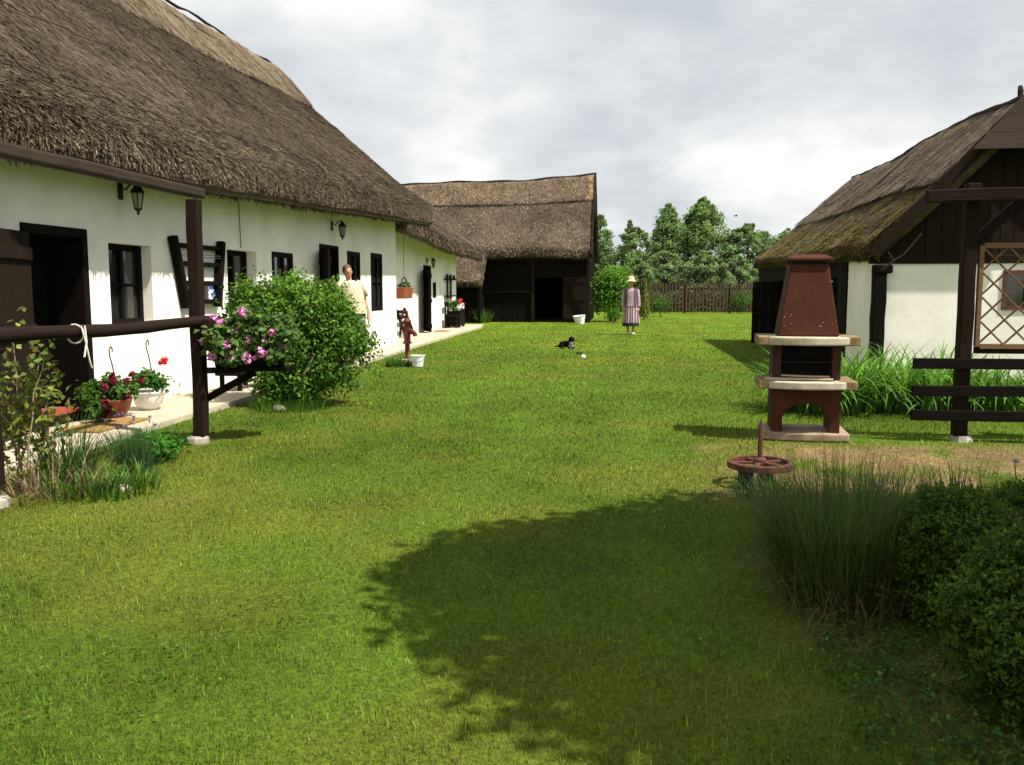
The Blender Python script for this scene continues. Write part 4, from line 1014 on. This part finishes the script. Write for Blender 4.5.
m = MB(); m.ball((.13, -.188, .2), .012, 8, 6); m.build('nose', 'rubber_black', dog)
m = MB(); m.ball((0, 0, 0), .045, 16, 10); o = m.build('ball', 'white_plastic', None, None, (1.4, 17.0, .045), smooth=True); tag(o, 'small white ball on the lawn in front of the dog', 'ball')
m = MB(); m.tube([(-.05, 0, .02), (-.02, 0, .035), (.02, 0, .035), (.05, 0, .02)], [.03, .022, .022, .03], 8); o = m.build('dog_toy', 'rubber_black', None, None, (1.42, 18.3, 0.), .5, smooth=True); tag(o, 'little black toy on the lawn between the dog and the white ball', 'toy')
m = MB(); m.tube([(-.16, 0, 0), (-.08, 0, 0), (.02, 0, .01), (.1, 0, .015), (.15, 0, .01)], [.015, .04, .05, .035, .006], 8)
for q in (-1, 1): m.add([(.06, q*.03, .02), (-.06, q*.03, .02), (-.1, q*.2, .1), (-.04, q*.34, .07), (.05, q*.18, .1), (.06, q*.03, .03), (-.06, q*.03, .03), (-.1, q*.2, .11), (-.04, q*.34, .08), (.05, q*.18, .11)], [(0, 1, 2, 4), (2, 3, 4), (9, 7, 6, 5), (9, 8, 7)])
o = m.build('bird', 'feather', None, None, (8.9, 35., 4.27), .3); o.scale = (.45,)*3; tag(o, 'small dark bird flying in the sky above the trees', 'bird')

# ------------------------------------------------------------------ TREES
def tree(name, label, X, Y, h, prof, nclump, per, leaf, col, tr=.16, group=None, trunk_h=None, zlo=.15, clsz=.125, hue=.12):
    """prof: list of (z fraction, radius m)"""
    nclump = int(nclump*2.1); per = int(per*1.5); leaf *= .7; col = tuple(.95*q+b for q, b in zip(col, (.11, .13, .06)))  # pale offset on the leaf colour stands in for distance haze
    t = thing_at(name, label, 'tree', X, Y, 0., 0., group)
    zf = zlo+(1-zlo)*rng.random(nclump)**.85; r = np.interp(zf, [p[0] for p in prof], [p[1] for p in prof])
    a = rng.uniform(0, 6.28, nclump); q = np.sqrt(rng.uniform(.12, 1, nclump))*r
    cc = np.stack([q*np.cos(a), q*np.sin(a), zf*h], 1)
    n = nclump*per; k = np.repeat(np.arange(nclump), per); sz = clsz*h*.32*(.6+.8*rng.random(nclump))*np.clip(r/np.max(r)+.05, .16, 1)
    P = cc[k]+rng.normal(size=(n, 3))*(sz[k][:, None])*np.array((.75, .75, .6))
    N = nrm(rng.normal(size=(n, 3))*.7+np.array((0, 0, .55))+nrm(P-np.array((0, 0, h*.55)))*.4)
    C = jitcol(n, col, .24, hue)*np.exp(rng.normal(0, .2, (nclump, 1)))[k]
    npbuild('crown', [leaves(P, N, leaf*rng.uniform(.6, 1.2, n), leaf*.7*rng.uniform(.6, 1.2, n), C)], 'far_leaf', t)
    m = MB(); th_ = trunk_h or h*.9
    m.tube([(0, 0, -.1), (.03*h*.1, 0, h*.25), (0, .05, h*.55), (0, 0, th_)], [tr, tr*.8, tr*.5, tr*.1], 8)
    for i in range(0, min(nclump, 46)):
        c_ = cc[i]; z0 = max(h*.12, c_[2]-.6*math.hypot(c_[0], c_[1])-.15*h*.3); z0 = min(z0, th_*.95)
        m.tube([(0, 0, z0), (c_[0]*.5, c_[1]*.5, z0*.45+c_[2]*.55), tuple(c_)], [tr*.32, tr*.2, tr*.05], 5)
    m.build('trunk', 'bark', t, smooth=True)
    return t
POP = [(0, .6), (.15, 1.0), (.4, 1.35), (.7, 1.1), (.9, .55), (1, .1)]
RND = [(0, .8), (.2, 2.2), (.5, 2.8), (.75, 2.2), (.92, 1.2), (1, .25)]
def sc_(p, k): return [(a, b*k) for a, b in p]
tree('poplar_tree', 'slim poplar showing just beside the barn gable', 6.25, 62, 6.6, sc_(POP, .75), 46, 60, .26, (.05, .105, .022))
tree('willow_tree', 'broad light green tree leftmost of the row behind the fence', 8.6, 61, 5.6, sc_(RND, .75), 60, 70, .24, (.07, .13, .035))
tree('pointed_tree', 'small pointed dark tree poking above the pale tree near the barn', 8.6, 64, 6.3, [(0, .9), (.4, .8), (.8, .35), (1, .05)], 40, 50, .24, (.035, .07, .025))
tree('poplar_tree', 'upright columnar poplar, the left one of two tall poplars behind the fence', 11.0, 62, 7.35, sc_(POP, 1.05), 74, 80, .25, (.055, .12, .025))
tree('poplar_tree', 'tallest poplar behind the fence with a ragged broad top', 13.45, 62, 7.75, [(0, .8), (.2, 1.6), (.45, 2.1), (.7, 1.6), (.85, 1.1), (1, .15)], 92, 80, .26, (.055, .12, .025))
tree('round_tree', 'dark green rounded tree to the right of the tall poplars', 16.4, 61, 5.85, sc_(RND, .95), 84, 80, .27, (.035, .09, .02))
tree('round_tree', 'smaller rounded tree half hidden by the mossy roof corner', 18.6, 62, 4.9, sc_(RND, .6), 50, 70, .25, (.05, .115, .022))
tree('thin_tree', 'thin tree whose tip shows above the mossy roof', 19.7, 63, 5.75, [(0, .5), (.6, .9), (.9, .5), (1, .1)], 26, 40, .25, (.05, .11, .022))
tree('willow_tree', 'soft grey-green willow below the two tall poplars', 10.1, 58, 3.9, sc_(RND, .62), 50, 80, .2, (.065, .11, .04))
tree('willow_tree', 'low pale willow under the tallest poplar', 12.6, 57, 3.9, sc_(RND, .65), 52, 80, .2, (.075, .12, .04))
tree('willow_tree', 'low willow before the dark rounded tree', 14.9, 58, 3.6, sc_(RND, .6), 50, 80, .2, (.06, .115, .035))
tree('willow_tree', 'low bushy willow just behind the fence near the woman', 8.2, 56.5, 3.3, sc_(RND, .5), 44, 80, .2, (.06, .12, .03))
tree('far_tree', 'distant tree low behind the barn corner', 4.5, 75, 6.0, sc_(RND, .9), 50, 60, .3, (.05, .1, .03))
n = 16000; X = rng.uniform(3.5, 22, n); h_ = .9+1.1*n2(X, X*0, .8, 133); Z = h_*rng.random(n)**.8; Y = 55.2+rng.normal(0, .5, n)
o = npbuild('undergrowth', [leaves(np.stack([X, Y, Z], 1), rng.normal(size=(n, 3))+np.array((0, -.3, .6)), .22*rng.uniform(.6, 1.2, n), .13, jitcol(n, (.085, .12, .04), .3, .15))], 'leaf', None, None, (0, 0, 0)); tag(o, 'tangled undergrowth filling the ground behind the picket fence', 'undergrowth', None, 'stuff')
# dense bush behind the woman, conifer and small bushes
t = thing_at('garden_bush', 'dense bright green bush beside the barn behind the woman', 'bush', 4.35, 37.5)
bushy(t, (0, 0, 1.15), (1.0, .9, 1.25), 6500, .12, .08, (.095, .21, .022), 'foliage', 60, .3)
m = MB()
for k in range(6): a = k*1.05; m.tube([(.1*math.cos(a), .1*math.sin(a), -.05), (.3*math.cos(a), .3*math.sin(a), .8), (.5*math.cos(a), .5*math.sin(a), 1.5)], [.04, .03, .01], 6)
m.build('stem', 'bark', t)
def small_bush(label, X, Y, r, h, col, n=900, name='small_bush', leaf=.1):
    t = thing_at(name, label, 'bush', X, Y); bushy(t, (0, 0, h*.5), (r, r, h*.55), n, leaf, leaf*.65, col, 'foliage', 18)
    m = MB(); m.tube([(0, 0, -.03), (.02, 0, h*.5)], [.03, .01], 6); m.build('stem', 'bark', t)
t = thing_at('conifer_shrub', 'slender yellow-green conifer just right of the woman', 'shrub', 6.15, 40.5)
zz = rng.random(1500); aa = rng.uniform(0, 6.28, 1500); q = .36*(1-zz*.85)*np.sqrt(rng.random(1500)); P = np.stack([q*np.cos(aa), q*np.sin(aa), .05+zz*1.75], 1)
npbuild('foliage', [leaves(P, nrm(np.stack([np.cos(aa), np.sin(aa), .3+0*aa], 1)+rng.normal(size=(1500, 3))*.4), .12, .05, jitcol(1500, (.15, .17, .025), .25, .1), -1.2)], 'leaf', t)
m = MB(); m.tube([(0, 0, -.05), (0, 0, 1.4)], [.04, .01], 6); m.build('trunk', 'bark', t)
small_bush('small round bush at the fence foot just right of the conifer', 7.6, 44.5, .55, .95, (.055, .13, .02))
small_bush('small loose bush at the fence foot near the mossy roof', 13.4, 51., .8, 1.35, (.06, .14, .02))
small_bush('low dark shrub beside the dog-side corner of the barn', 4.2, 35.9, .4, .6, (.06, .14, .02), 400)
tuft('weeds at the left corner post of the barn', -6.2, 35.8, 200, .7, .03, (.08, .16, .02), 'weed_clump', r=.5)

# shade tree standing to the right of the viewer, outside the picture; its shadow lies on the lawn
shx, shy = -.0, .0
def shadow_tree(name, label, gx, gy, zc, rad, n, leaf):
    k = zc/math.tan(SUN_EL); X, Y = gx+k*math.cos(SUN_AZ), gy-k*math.sin(SUN_AZ)
    t = thing_at(name, label, 'tree', X, Y)
    d3 = nrm(rng.normal(size=(n, 3))); rr = rng.random((n, 1))**.42
    rr = rr*(.78+.5*fbm(d3*2.6+9, 120, 4)[:, None])
    P = np.array((0, 0, zc))+d3*rr*np.array(rad); q = rng.random(n) < .45; P[q] = np.array((1.5, -1.6, zc+1.1))+(d3*rr)[q]*np.array((2.6, 2.2, 1.6)); N = rng.normal(size=(n, 3))+np.array((0, 0, .8))  # second unseen crown lobe, added to block sky light over the foreground
    npbuild('crown', [leaves(P, N, leaf*rng.uniform(.7, 1.2, n), leaf*.75, jitcol(n, (.05, .11, .02), .25, .12))], 'leaf', t)
    m = MB(); m.tube([(0, 0, -.1), (.05, 0, zc*.5), (0, .05, zc*1.1)], [.16, .13, .05], 9)
    for i in range(14):
        a = i*2.4; m.tube([(0, 0, zc*.55+.04*i), (rad[0]*.35*math.cos(a), rad[1]*.35*math.sin(a), zc*.8), (rad[0]*.75*math.cos(a), rad[1]*.75*math.sin(a), zc*(.9+.25*math.sin(i)))], [.06, .04, .015], 6)
    m.build('trunk', 'bark', t, smooth=True)
shadow_tree('shade_tree', 'broad leafy garden tree outside the picture shading the lower right lawn', 2.42, 3.85, 4.6, (2.85, 1.85, .9), 110000, .12)

# ------------------------------------------------------------------ PLANT BEDS
# left: climbing rose on the porch rail
X0, Y0 = -3.28, 5.75
t = thing_at('climbing_rose', 'thin straggling rose climbing over the left end of the porch rail', 'rose', X0, Y0)
m = MB(); P = []; NN = []
for k in range(10):
    a = random.uniform(-.25, .3); h = random.uniform(.7, 1.28); pts = [(random.uniform(-.08, .08), random.uniform(-.08, .08), -.02)]
    for i in range(1, 7):
        q = i/6; pts.append((a*q+.05*math.sin(3*q+k)+.03*math.sin(7*q*k), .12*math.sin(2*q+k*1.3), h*q*(1-.12*q)))
    m.tube(pts, [.009-.001*i for i in range(7)], 5)
    for i in range(2, 7):
        for _ in range(14 if i > 2 else 5): P.append(np.array(pts[i])+rng.normal(size=3)*np.array((.07, .06, .07))); NN.append(rng.normal(size=3)*.6+np.array((0, -.2, .7)))
m.build('stem', 'dry_stem', t)
npbuild('foliage', [leaves(np.array(P), np.array(NN), .06*rng.uniform(.6, 1.2, len(P)), .042, jitcol(len(P), (.125, .15, .028), .3, .2))], 'leaf', t)
tuft('tangle of dry brown stalks at the foot of the climbing rose', 0, 0, 130, .5, .009, (.22, .15, .075), 'dry_stalks', r=.28, bend=(.4, 1.9), world=(-3.05, 5.62), tilt=.45, nseg=5)
tuft('tall green grass beside the climbing rose', 0, 0, 300, .55, .010, (.05, .11, .02), 'grass_clump', r=.18, bend=(.2, 1.1), world=(-3.12, 6.0), tilt=.28, nseg=5)
tuft('leafy weeds before the left porch post', 0, 0, 260, .24, .018, (.06, .13, .02), 'weed_clump', r=.35, bend=(.4, 1.5), world=(-2.75, 5.75))
chv = tuft('upright bluish chive clump with purple heads at the path edge', -3.66, 5.98, 420, .36, .006, (.05, .10, .03), 'chive_clump', r=.12, bend=(.0, .4), tilt=.15, nseg=4)
for k in range(14):
    a = random.uniform(0, 6.28); r_ = random.uniform(.03, .2); flower_head(chv, (r_*math.cos(a), r_*math.sin(a), random.uniform(.33, .43)), .016, (.12, .07, .16), 14)
t = thing('parsley_patch', 'low dark green leafy herb between the chives and the porch post', 'herb', -3.78, 6.4)
bushy(t, (-3.78, 6.4, .09), (.24, .3, .11), 1500, .05, .034, (.04, .13, .014), 'foliage', 26)
tuft('low strappy leaves between the chives and the doorway', -3.95, 6.6, 240, .3, .014, (.055, .12, .03), 'lily_leaves', r=.28, bend=(.4, 1.4))

# right: daylily leaves behind the barbecue and the fence
def lily(label, X, Y, n, L, r, seed):
    tuft(label, 0, 0, n, L*1.15, .046, (.085, .19, .022), 'daylily_clump', r=r, bend=(.9, 2.5), world=(X, Y), tilt=.2, nseg=6)
for lab, X, Y, L, r, n in (('lush arching daylily clump right behind the barbecue', 3.5, 9.75, .85, .42, 260), ('arching daylily clump between barbecue and fence rails', 4.15, 9.9, .85, .42, 260),
    ('daylily clump behind the left ends of the fence rails', 4.75, 9.75, .85, .42, 260), ('daylily clump behind the fence post', 5.35, 9.7, .75, .42, 240), ('daylily clump behind the rails right of the fence post', 5.95, 9.6, .7, .42, 240),
    ('taller daylily clump against the white wall corner', 4.3, 10.6, .85, .4, 220), ('daylily clump close under the white gable wall', 5.2, 10.5, .75, .4, 220)):
    lily(lab, X, Y, n, L, r, 0)
# tall dark grass in the foreground
tuft('tall dense clump of dark ornamental grass before the box hedge', 0, 0, 2600, .66, .006, (.058, .108, .018), 'ornamental_grass', r=.25, bend=(-.1, 1.2), world=(1.45, 3.75), tilt=.24, tipc=(.085, .13, .028), nseg=6)
tuft('bent and half dry older blades at the foot of the tall grass clump', 0, 0, 420, .42, .006, (.14, .12, .05), 'old_grass', r=.3, bend=(.5, 2.2), world=(1.43, 3.66), tilt=.4, nseg=5)
tuft('second clump of tall grass behind the first beside the box ball', 0, 0, 600, .46, .008, (.05, .105, .022), 'ornamental_grass', r=.24, bend=(.1, .9), world=(1.95, 4.55), tilt=.2, nseg=5)
tuft('spiky grass clump at the edge of the bare earth', 0, 0, 300, .4, .008, (.05, .1, .025), 'ornamental_grass', r=.2, bend=(.1, .9), world=(2.65, 5.0), tilt=.25, nseg=5)
tuft('low grass below the iron wheel', 0, 0, 260, .15, .008, (.05, .11, .02), 'grass_tuft', r=.25, world=(1.72, 5.65), tilt=.3)
def box_ball(label, X, Y, r, h, n):
    t = thing_at('box_bush', label, 'bush', X, Y, group='clipped box bushes')
    nt_ = n//26; d3 = nrm(rng.normal(size=(nt_, 3))); c_ = np.array((0, 0, h*.47)); rad = np.array((r, r, h*.5))
    lum = .78+.34*fbm(d3*3.2+X*3, 60, 3)[:, None]
    root = c_+d3*rad*lum*rng.uniform(.72, .97, (nt_, 1)); axis = nrm(d3*.8+np.array((0, 0, .45))+rng.normal(size=(nt_, 3))*.3)
    k = np.repeat(np.arange(nt_), 26); tt = rng.random((len(k), 1))
    P = root[k]+axis[k]*tt*.075+rng.normal(size=(len(k), 3))*.009
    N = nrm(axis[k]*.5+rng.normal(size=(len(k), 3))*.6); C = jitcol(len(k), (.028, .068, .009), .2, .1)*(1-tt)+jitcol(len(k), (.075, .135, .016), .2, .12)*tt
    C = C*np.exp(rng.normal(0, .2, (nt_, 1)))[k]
    o_ = P[:, 2] > .01; P, N, C = P[o_], N[o_], C[o_]; nn = len(P)
    npbuild('foliage', [leaves(P, N, .02*rng.uniform(.7, 1.25, nn), .0115*rng.uniform(.7, 1.2, nn), C, -.5)], 'leaf', t)
    m = MB(); m.ball((0, 0, h*.5), (r*.6, r*.6, h*.36), 16, 10); m.build('inner_twigs', 'bark', t)
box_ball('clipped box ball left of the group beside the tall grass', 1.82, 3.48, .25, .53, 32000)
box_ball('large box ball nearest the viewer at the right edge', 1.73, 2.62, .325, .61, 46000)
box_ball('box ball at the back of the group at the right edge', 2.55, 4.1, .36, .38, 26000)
def clock(label, X, Y, h):
    t = thing_at('dandelion', label, 'dandelion', X, Y)
    m = MB(); m.tube([(0, 0, -.01), (.01, 0, h*.5), (.0, .01, h)], .004, 5); m.build('stem', 'stem', t)
    n = 160; d3 = nrm(rng.normal(size=(n, 3))); npbuild('seed_head', [leaves(np.array((0, 0, h+.015))+d3*.006, np.cross(d3, nrm(rng.normal(size=(n, 3)))), .022, .004, jitcol(n, (.5, .5, .47), .1, .02), 0)], 'petal', t)
clock('white dandelion clock standing above the tall grass', 1.72, 4.0, .42); clock('lower dandelion clock beside the tall grass', 1.8, 4.05, .36); clock('dandelion clock at the edge of the bare earth', 3.3, 5.6, .22)
n = 2200; X = rng.uniform(.55, 2.2, n); Y = rng.uniform(2.2, 3.5, n); keep = (X > .35*Y-.05+.25*n2(X, Y, 3, 9)); X, Y = X[keep], Y[keep]; n = len(X)
q = 4; P = np.stack([np.repeat(X, q), np.repeat(Y, q), np.zeros(n*q)], 1)+np.abs(rng.normal(size=(n*q, 3)))*np.array((.03, .03, .035))
o = npbuild('low_weeds', [leaves(P, rng.normal(size=(n*q, 3))*.5+np.array((0, 0, 1.)), .02, .014, jitcol(n*q, (.055, .11, .018), .3, .2))], 'leaf', None, None, (0, 0, 0)); tag(o, 'mixed low weeds covering the shaded bed edge before the box bushes', 'weeds', None, 'stuff')

# ------------------------------------------------------------------ LAWN
def bare(X, Y):
    w, s = to_yard(X, Y)
    f = n2(X, Y, 1.4, 71, 4); b = sstep(.46, .62, .6*f+.4*n2(X, Y, 5., 78)+.15)*sstep(1.35, 1.9, X)*sstep(5.0, 5.5, Y)*sstep(7.75, 7.2, Y+.3*(f-.5))*sstep(7.0, 5., X)
    b = np.maximum(b, sstep(.42, .75, n2(X, Y, 2.3, 75))*sstep(.9, 1.3, X)*sstep(3.9, 3.4, Y)*.7)
    b = np.maximum(b, .75*np.exp(-(((X-1.75)/.45)**2+((Y-5.75)/.3)**2)))
    b = np.maximum(b, .8*np.exp(-(((X+2.65)/.5)**2+((Y-5.55)/.25)**2))*sstep(.35, .6, f))
    return np.clip(b, 0, 1)
def lawn_color(X, Y):
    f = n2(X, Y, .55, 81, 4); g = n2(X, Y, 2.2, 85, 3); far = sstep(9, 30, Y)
    c = np.array((.082, .135, .0125))[None]*(1+.75*(f[:, None]-.5)*(1-.4*far[:, None]))
    dry = sstep(.5, .68, n2(X, Y, .8, 88, 4)+.12*np.exp(-(((X+2.6)/2.2)**2+((Y-5.2)/1.7)**2))); dry = dry*(.5-.3*far)
    c = c*(1-dry[:, None])+np.array((.145, .15, .02))[None]*dry[:, None]
    w, s = to_yard(X, Y); stripe = .5+.5*np.sin(w*2*math.pi/1.15+.6*np.sin(s*.2)); c = c*(1+.10*(stripe[:, None]-.5))
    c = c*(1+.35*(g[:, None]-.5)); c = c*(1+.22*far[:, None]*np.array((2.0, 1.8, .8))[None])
    return c
def lawn_h(X, Y): return (n2(X, Y, .35, 91, 2)-.5)*.03*sstep(60, 20, np.abs(Y))
gx = np.concatenate([-np.geomspace(500, 14, 18), np.arange(-13.5, 13.51, .16), np.geomspace(14, 500, 18)])
gy = np.concatenate([-np.geomspace(400, 4, 12), np.arange(-3, 12, .16), np.arange(12, 42, .3), np.geomspace(43, 900, 20)])
XX, YY = [a.ravel() for a in np.meshgrid(gx, gy, indexing='ij')]
ZZ = lawn_h(XX, YY)-.012; idx = np.arange(len(XX)).reshape(len(gx), len(gy))
F = np.stack([idx[:-1, :-1].ravel(), idx[1:, :-1].ravel(), idx[1:, 1:].ravel(), idx[:-1, 1:].ravel()], 1)
bb = bare(XX, YY)[:, None]
soil = np.array((.19, .13, .065))[None]*(.45+1.1*n2(XX, YY, 4., 95, 4)[:, None])
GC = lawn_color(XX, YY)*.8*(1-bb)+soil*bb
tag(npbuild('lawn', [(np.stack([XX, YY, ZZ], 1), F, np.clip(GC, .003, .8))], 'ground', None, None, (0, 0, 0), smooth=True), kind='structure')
# blades
N0 = 620000
Yb = 1.9*(54/1.9)**rng.random(N0); keep = rng.random(N0) < np.clip((Yb/6.)**.42*.8, .35, 1); Yb = Yb[keep]
Xb = (rng.random(len(Yb))*2-1)*(.66*Yb+.5)
w, s = to_yard(Xb, Yb); pe = np.interp(s, [a for a, b in ed], [b for a, b in ed])
ok = (w > pe-.02+.05*rng.random(len(w))) & ~((w > GW0) & (s > 13.) & (s < 24.2)) & ((s < 36.4) | (w > -1.6)) & (rng.random(len(w)) > bare(Xb, Yb)*.93) & ~((np.abs(Xb-2.66) < .42) & (np.abs(Yb-8.) < .32))
Xb, Yb = Xb[ok], Yb[ok]; n = len(Xb)
clump = n2(Xb, Yb, 5., 101, 2); sc = np.clip(Yb/4.5, .75, 6.)
Lb = (.018+.05*clump**1.5*rng.random(n))*np.clip(.9+.1*Yb/4, .9, 1.25)
Wb = .0036*sc*rng.uniform(.7, 1.3, n); az = rng.uniform(0, 6.28, n)
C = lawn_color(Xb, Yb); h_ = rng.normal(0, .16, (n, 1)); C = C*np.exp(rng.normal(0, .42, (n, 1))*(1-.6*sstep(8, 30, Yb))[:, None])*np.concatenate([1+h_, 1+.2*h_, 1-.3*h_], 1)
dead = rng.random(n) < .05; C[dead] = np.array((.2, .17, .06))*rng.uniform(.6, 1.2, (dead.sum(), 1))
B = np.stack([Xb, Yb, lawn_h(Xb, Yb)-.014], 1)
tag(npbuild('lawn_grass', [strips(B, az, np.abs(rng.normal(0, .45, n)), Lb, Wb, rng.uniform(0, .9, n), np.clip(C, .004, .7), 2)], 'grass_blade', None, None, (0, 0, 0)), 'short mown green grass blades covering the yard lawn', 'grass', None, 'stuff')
n = 60000; X = rng.uniform(-6, 4, n); Y = rng.uniform(2, 10, n); f = n2(X, Y, 1.1, 141, 3); g = n2(X, Y, 9., 144, 2)
k = (np.abs(X) < .62*Y+.3) & (f > .56) & (g > .5) & (bare(X, Y) < .3) & ~((np.abs(X-2.69) < .45) & (np.abs(Y-8.) < .4)) & (to_yard(X, Y)[0] > -4.4)
X, Y = X[k], Y[k]; n = len(X)
o = npbuild('clover', [leaves(np.stack([X, Y, lawn_h(X, Y)+rng.uniform(.004, .024, n)], 1), rng.normal(size=(n, 3))*.35+np.array((0, 0, 1.)), .017*rng.uniform(.7, 1.3, n), .014, jitcol(n, (.07, .12, .012), .3, .15), 0)], 'leaf', None, None, (0, 0, 0)); tag(o, 'patches of low clover leaves among the lawn grass', 'clover', None, 'stuff')
# dry litter on the bare soil
n = 9000; X = rng.uniform(1.2, 5.2, n); Y = rng.uniform(5.0, 7.7, n); k = rng.random(n) < bare(X, Y); X, Y = X[k], Y[k]; n = len(X)
o = npbuild('dry_litter', [strips(np.stack([X, Y, np.full(n, .0)], 1), rng.uniform(0, 6.28, n), rng.uniform(.9, 1.6, n), rng.uniform(.03, .08, n), .005, rng.uniform(-.2, .4, n), jitcol(n, (.18, .12, .05), .4, .15), 2)], 'grass_blade', None, None, (0, 0, 0))
tag(o, 'dry straw and dead grass scattered on the bare earth beside the barbecue', 'litter', None, 'stuff')

# ------------------------------------------------------------------ SKY, SUN, CAMERA
W = bpy.data.worlds.new('World'); SC.world = W; W.use_nodes = True; nt = W.node_tree
bg = nt.nodes['Background']; bg.inputs[1].default_value = .1
sky = nt.nodes.new('ShaderNodeTexSky'); sky.sky_type = 'NISHITA'; sky.sun_disc = False
sky.sun_elevation = SUN_EL; sky.sun_rotation = math.atan2(SUN_DIR.x, SUN_DIR.y); sky.air_density = 1.; sky.dust_density = 1.5
tc = nt.nodes.new('ShaderNodeTexCoord'); sx = nt.nodes.new('ShaderNodeSeparateXYZ'); nt.links.new(tc.outputs['Generated'], sx.inputs[0])
def mth(op, a, b=None, c=None):
    m = nt.nodes.new('ShaderNodeMath'); m.operation = op
    for i, v in enumerate((a, b, c)):
        if v is None: continue
        if isinstance(v, bpy.types.NodeSocket): nt.links.new(v, m.inputs[i])
        else: m.inputs[i].default_value = v
    return m.outputs[0]
zz = mth('ADD', mth('MAXIMUM', sx.outputs[2], 0.), .42)
cv = nt.nodes.new('ShaderNodeCombineXYZ'); nt.links.new(mth('DIVIDE', sx.outputs[0], zz), cv.inputs[0]); nt.links.new(mth('DIVIDE', sx.outputs[1], zz), cv.inputs[1])
def wn(scale, det, rough, off, dist=0.):
    mp = nt.nodes.new('ShaderNodeMapping'); mp.inputs['Location'].default_value = off; nt.links.new(cv.outputs[0], mp.inputs[0])
    n_ = nt.nodes.new('ShaderNodeTexNoise'); n_.inputs['Scale'].default_value = scale; n_.inputs['Detail'].default_value = det; n_.inputs['Roughness'].default_value = rough; n_.inputs['Distortion'].default_value = dist
    nt.links.new(mp.outputs[0], n_.inputs['Vector']); return n_.outputs['Fac']
f1 = wn(1.9, 7, .52, (3.1, 1.7, 0), .3); f2 = wn(5.5, 6, .55, (.7, 4.2, 1), .2)
f = mth('ADD', mth('MULTIPLY', f1, .72), mth('MULTIPLY', f2, .28))
cl = ramp(nt, f, [(.35, (3.3, 3.55, 3.8)), (.44, (3.85, 4.06, 4.25)), (.52, (4.5, 4.63, 4.72)), (.62, (5.8, 5.78, 5.7))])
dt = nt.nodes.new('ShaderNodeVectorMath'); dt.operation = 'DOT_PRODUCT'; dt.inputs[1].default_value = SUN_DIR; nt.links.new(tc.outputs['Generated'], dt.inputs[0])
mr = nt.nodes.new('ShaderNodeMapRange'); mr.inputs[1].default_value = .55; mr.inputs[2].default_value = .8; nt.links.new(mth('ADD', dt.outputs['Value'], mth('MULTIPLY', f1, .2)), mr.inputs[0])
back = nt.nodes.new('ShaderNodeMapRange'); back.inputs[1].default_value = .15; back.inputs[2].default_value = -.35; nt.links.new(mth('ADD', sx.outputs[1], mth('MULTIPLY', f1, .3)), back.inputs[0])
cl = mixc(nt, back.outputs[0], cl, (6.6, 6.35, 5.9))   # brighter cloud added behind the viewer to light the gable and shaded fronts
clear = mth('MULTIPLY', mr.outputs[0], .3)
nt.links.new(mixc(nt, clear, cl, sky.outputs[0]), bg.inputs[0])
sl = bpy.data.lights.new('sun', 'SUN'); sl.energy = 5.; sl.angle = R(.5); sl.color = (1., .94, .84)
so = link(bpy.data.objects.new('sun', sl)); so.rotation_euler = (-SUN_DIR).to_track_quat('-Z', 'Y').to_euler(); so.location = (20, -6, 30)
cam = bpy.data.cameras.new('camera'); co = link(bpy.data.objects.new('camera', cam)); SC.camera = co
cam.sensor_width = 36; cam.lens = 868/1024*36; cam.clip_end = 3000; cam.clip_start = .05
co.location = (0, 0, CAMH); co.rotation_euler = (math.pi/2-math.atan(92.5/868), 0, 0)
vs = SC.view_settings; vs.view_transform = 'Standard'; vs.look = 'None'; vs.exposure = .85; vs.gamma = 1.; vs.use_curve_mapping = False
SC.cycles.max_bounces = 6; SC.cycles.use_denoising = True
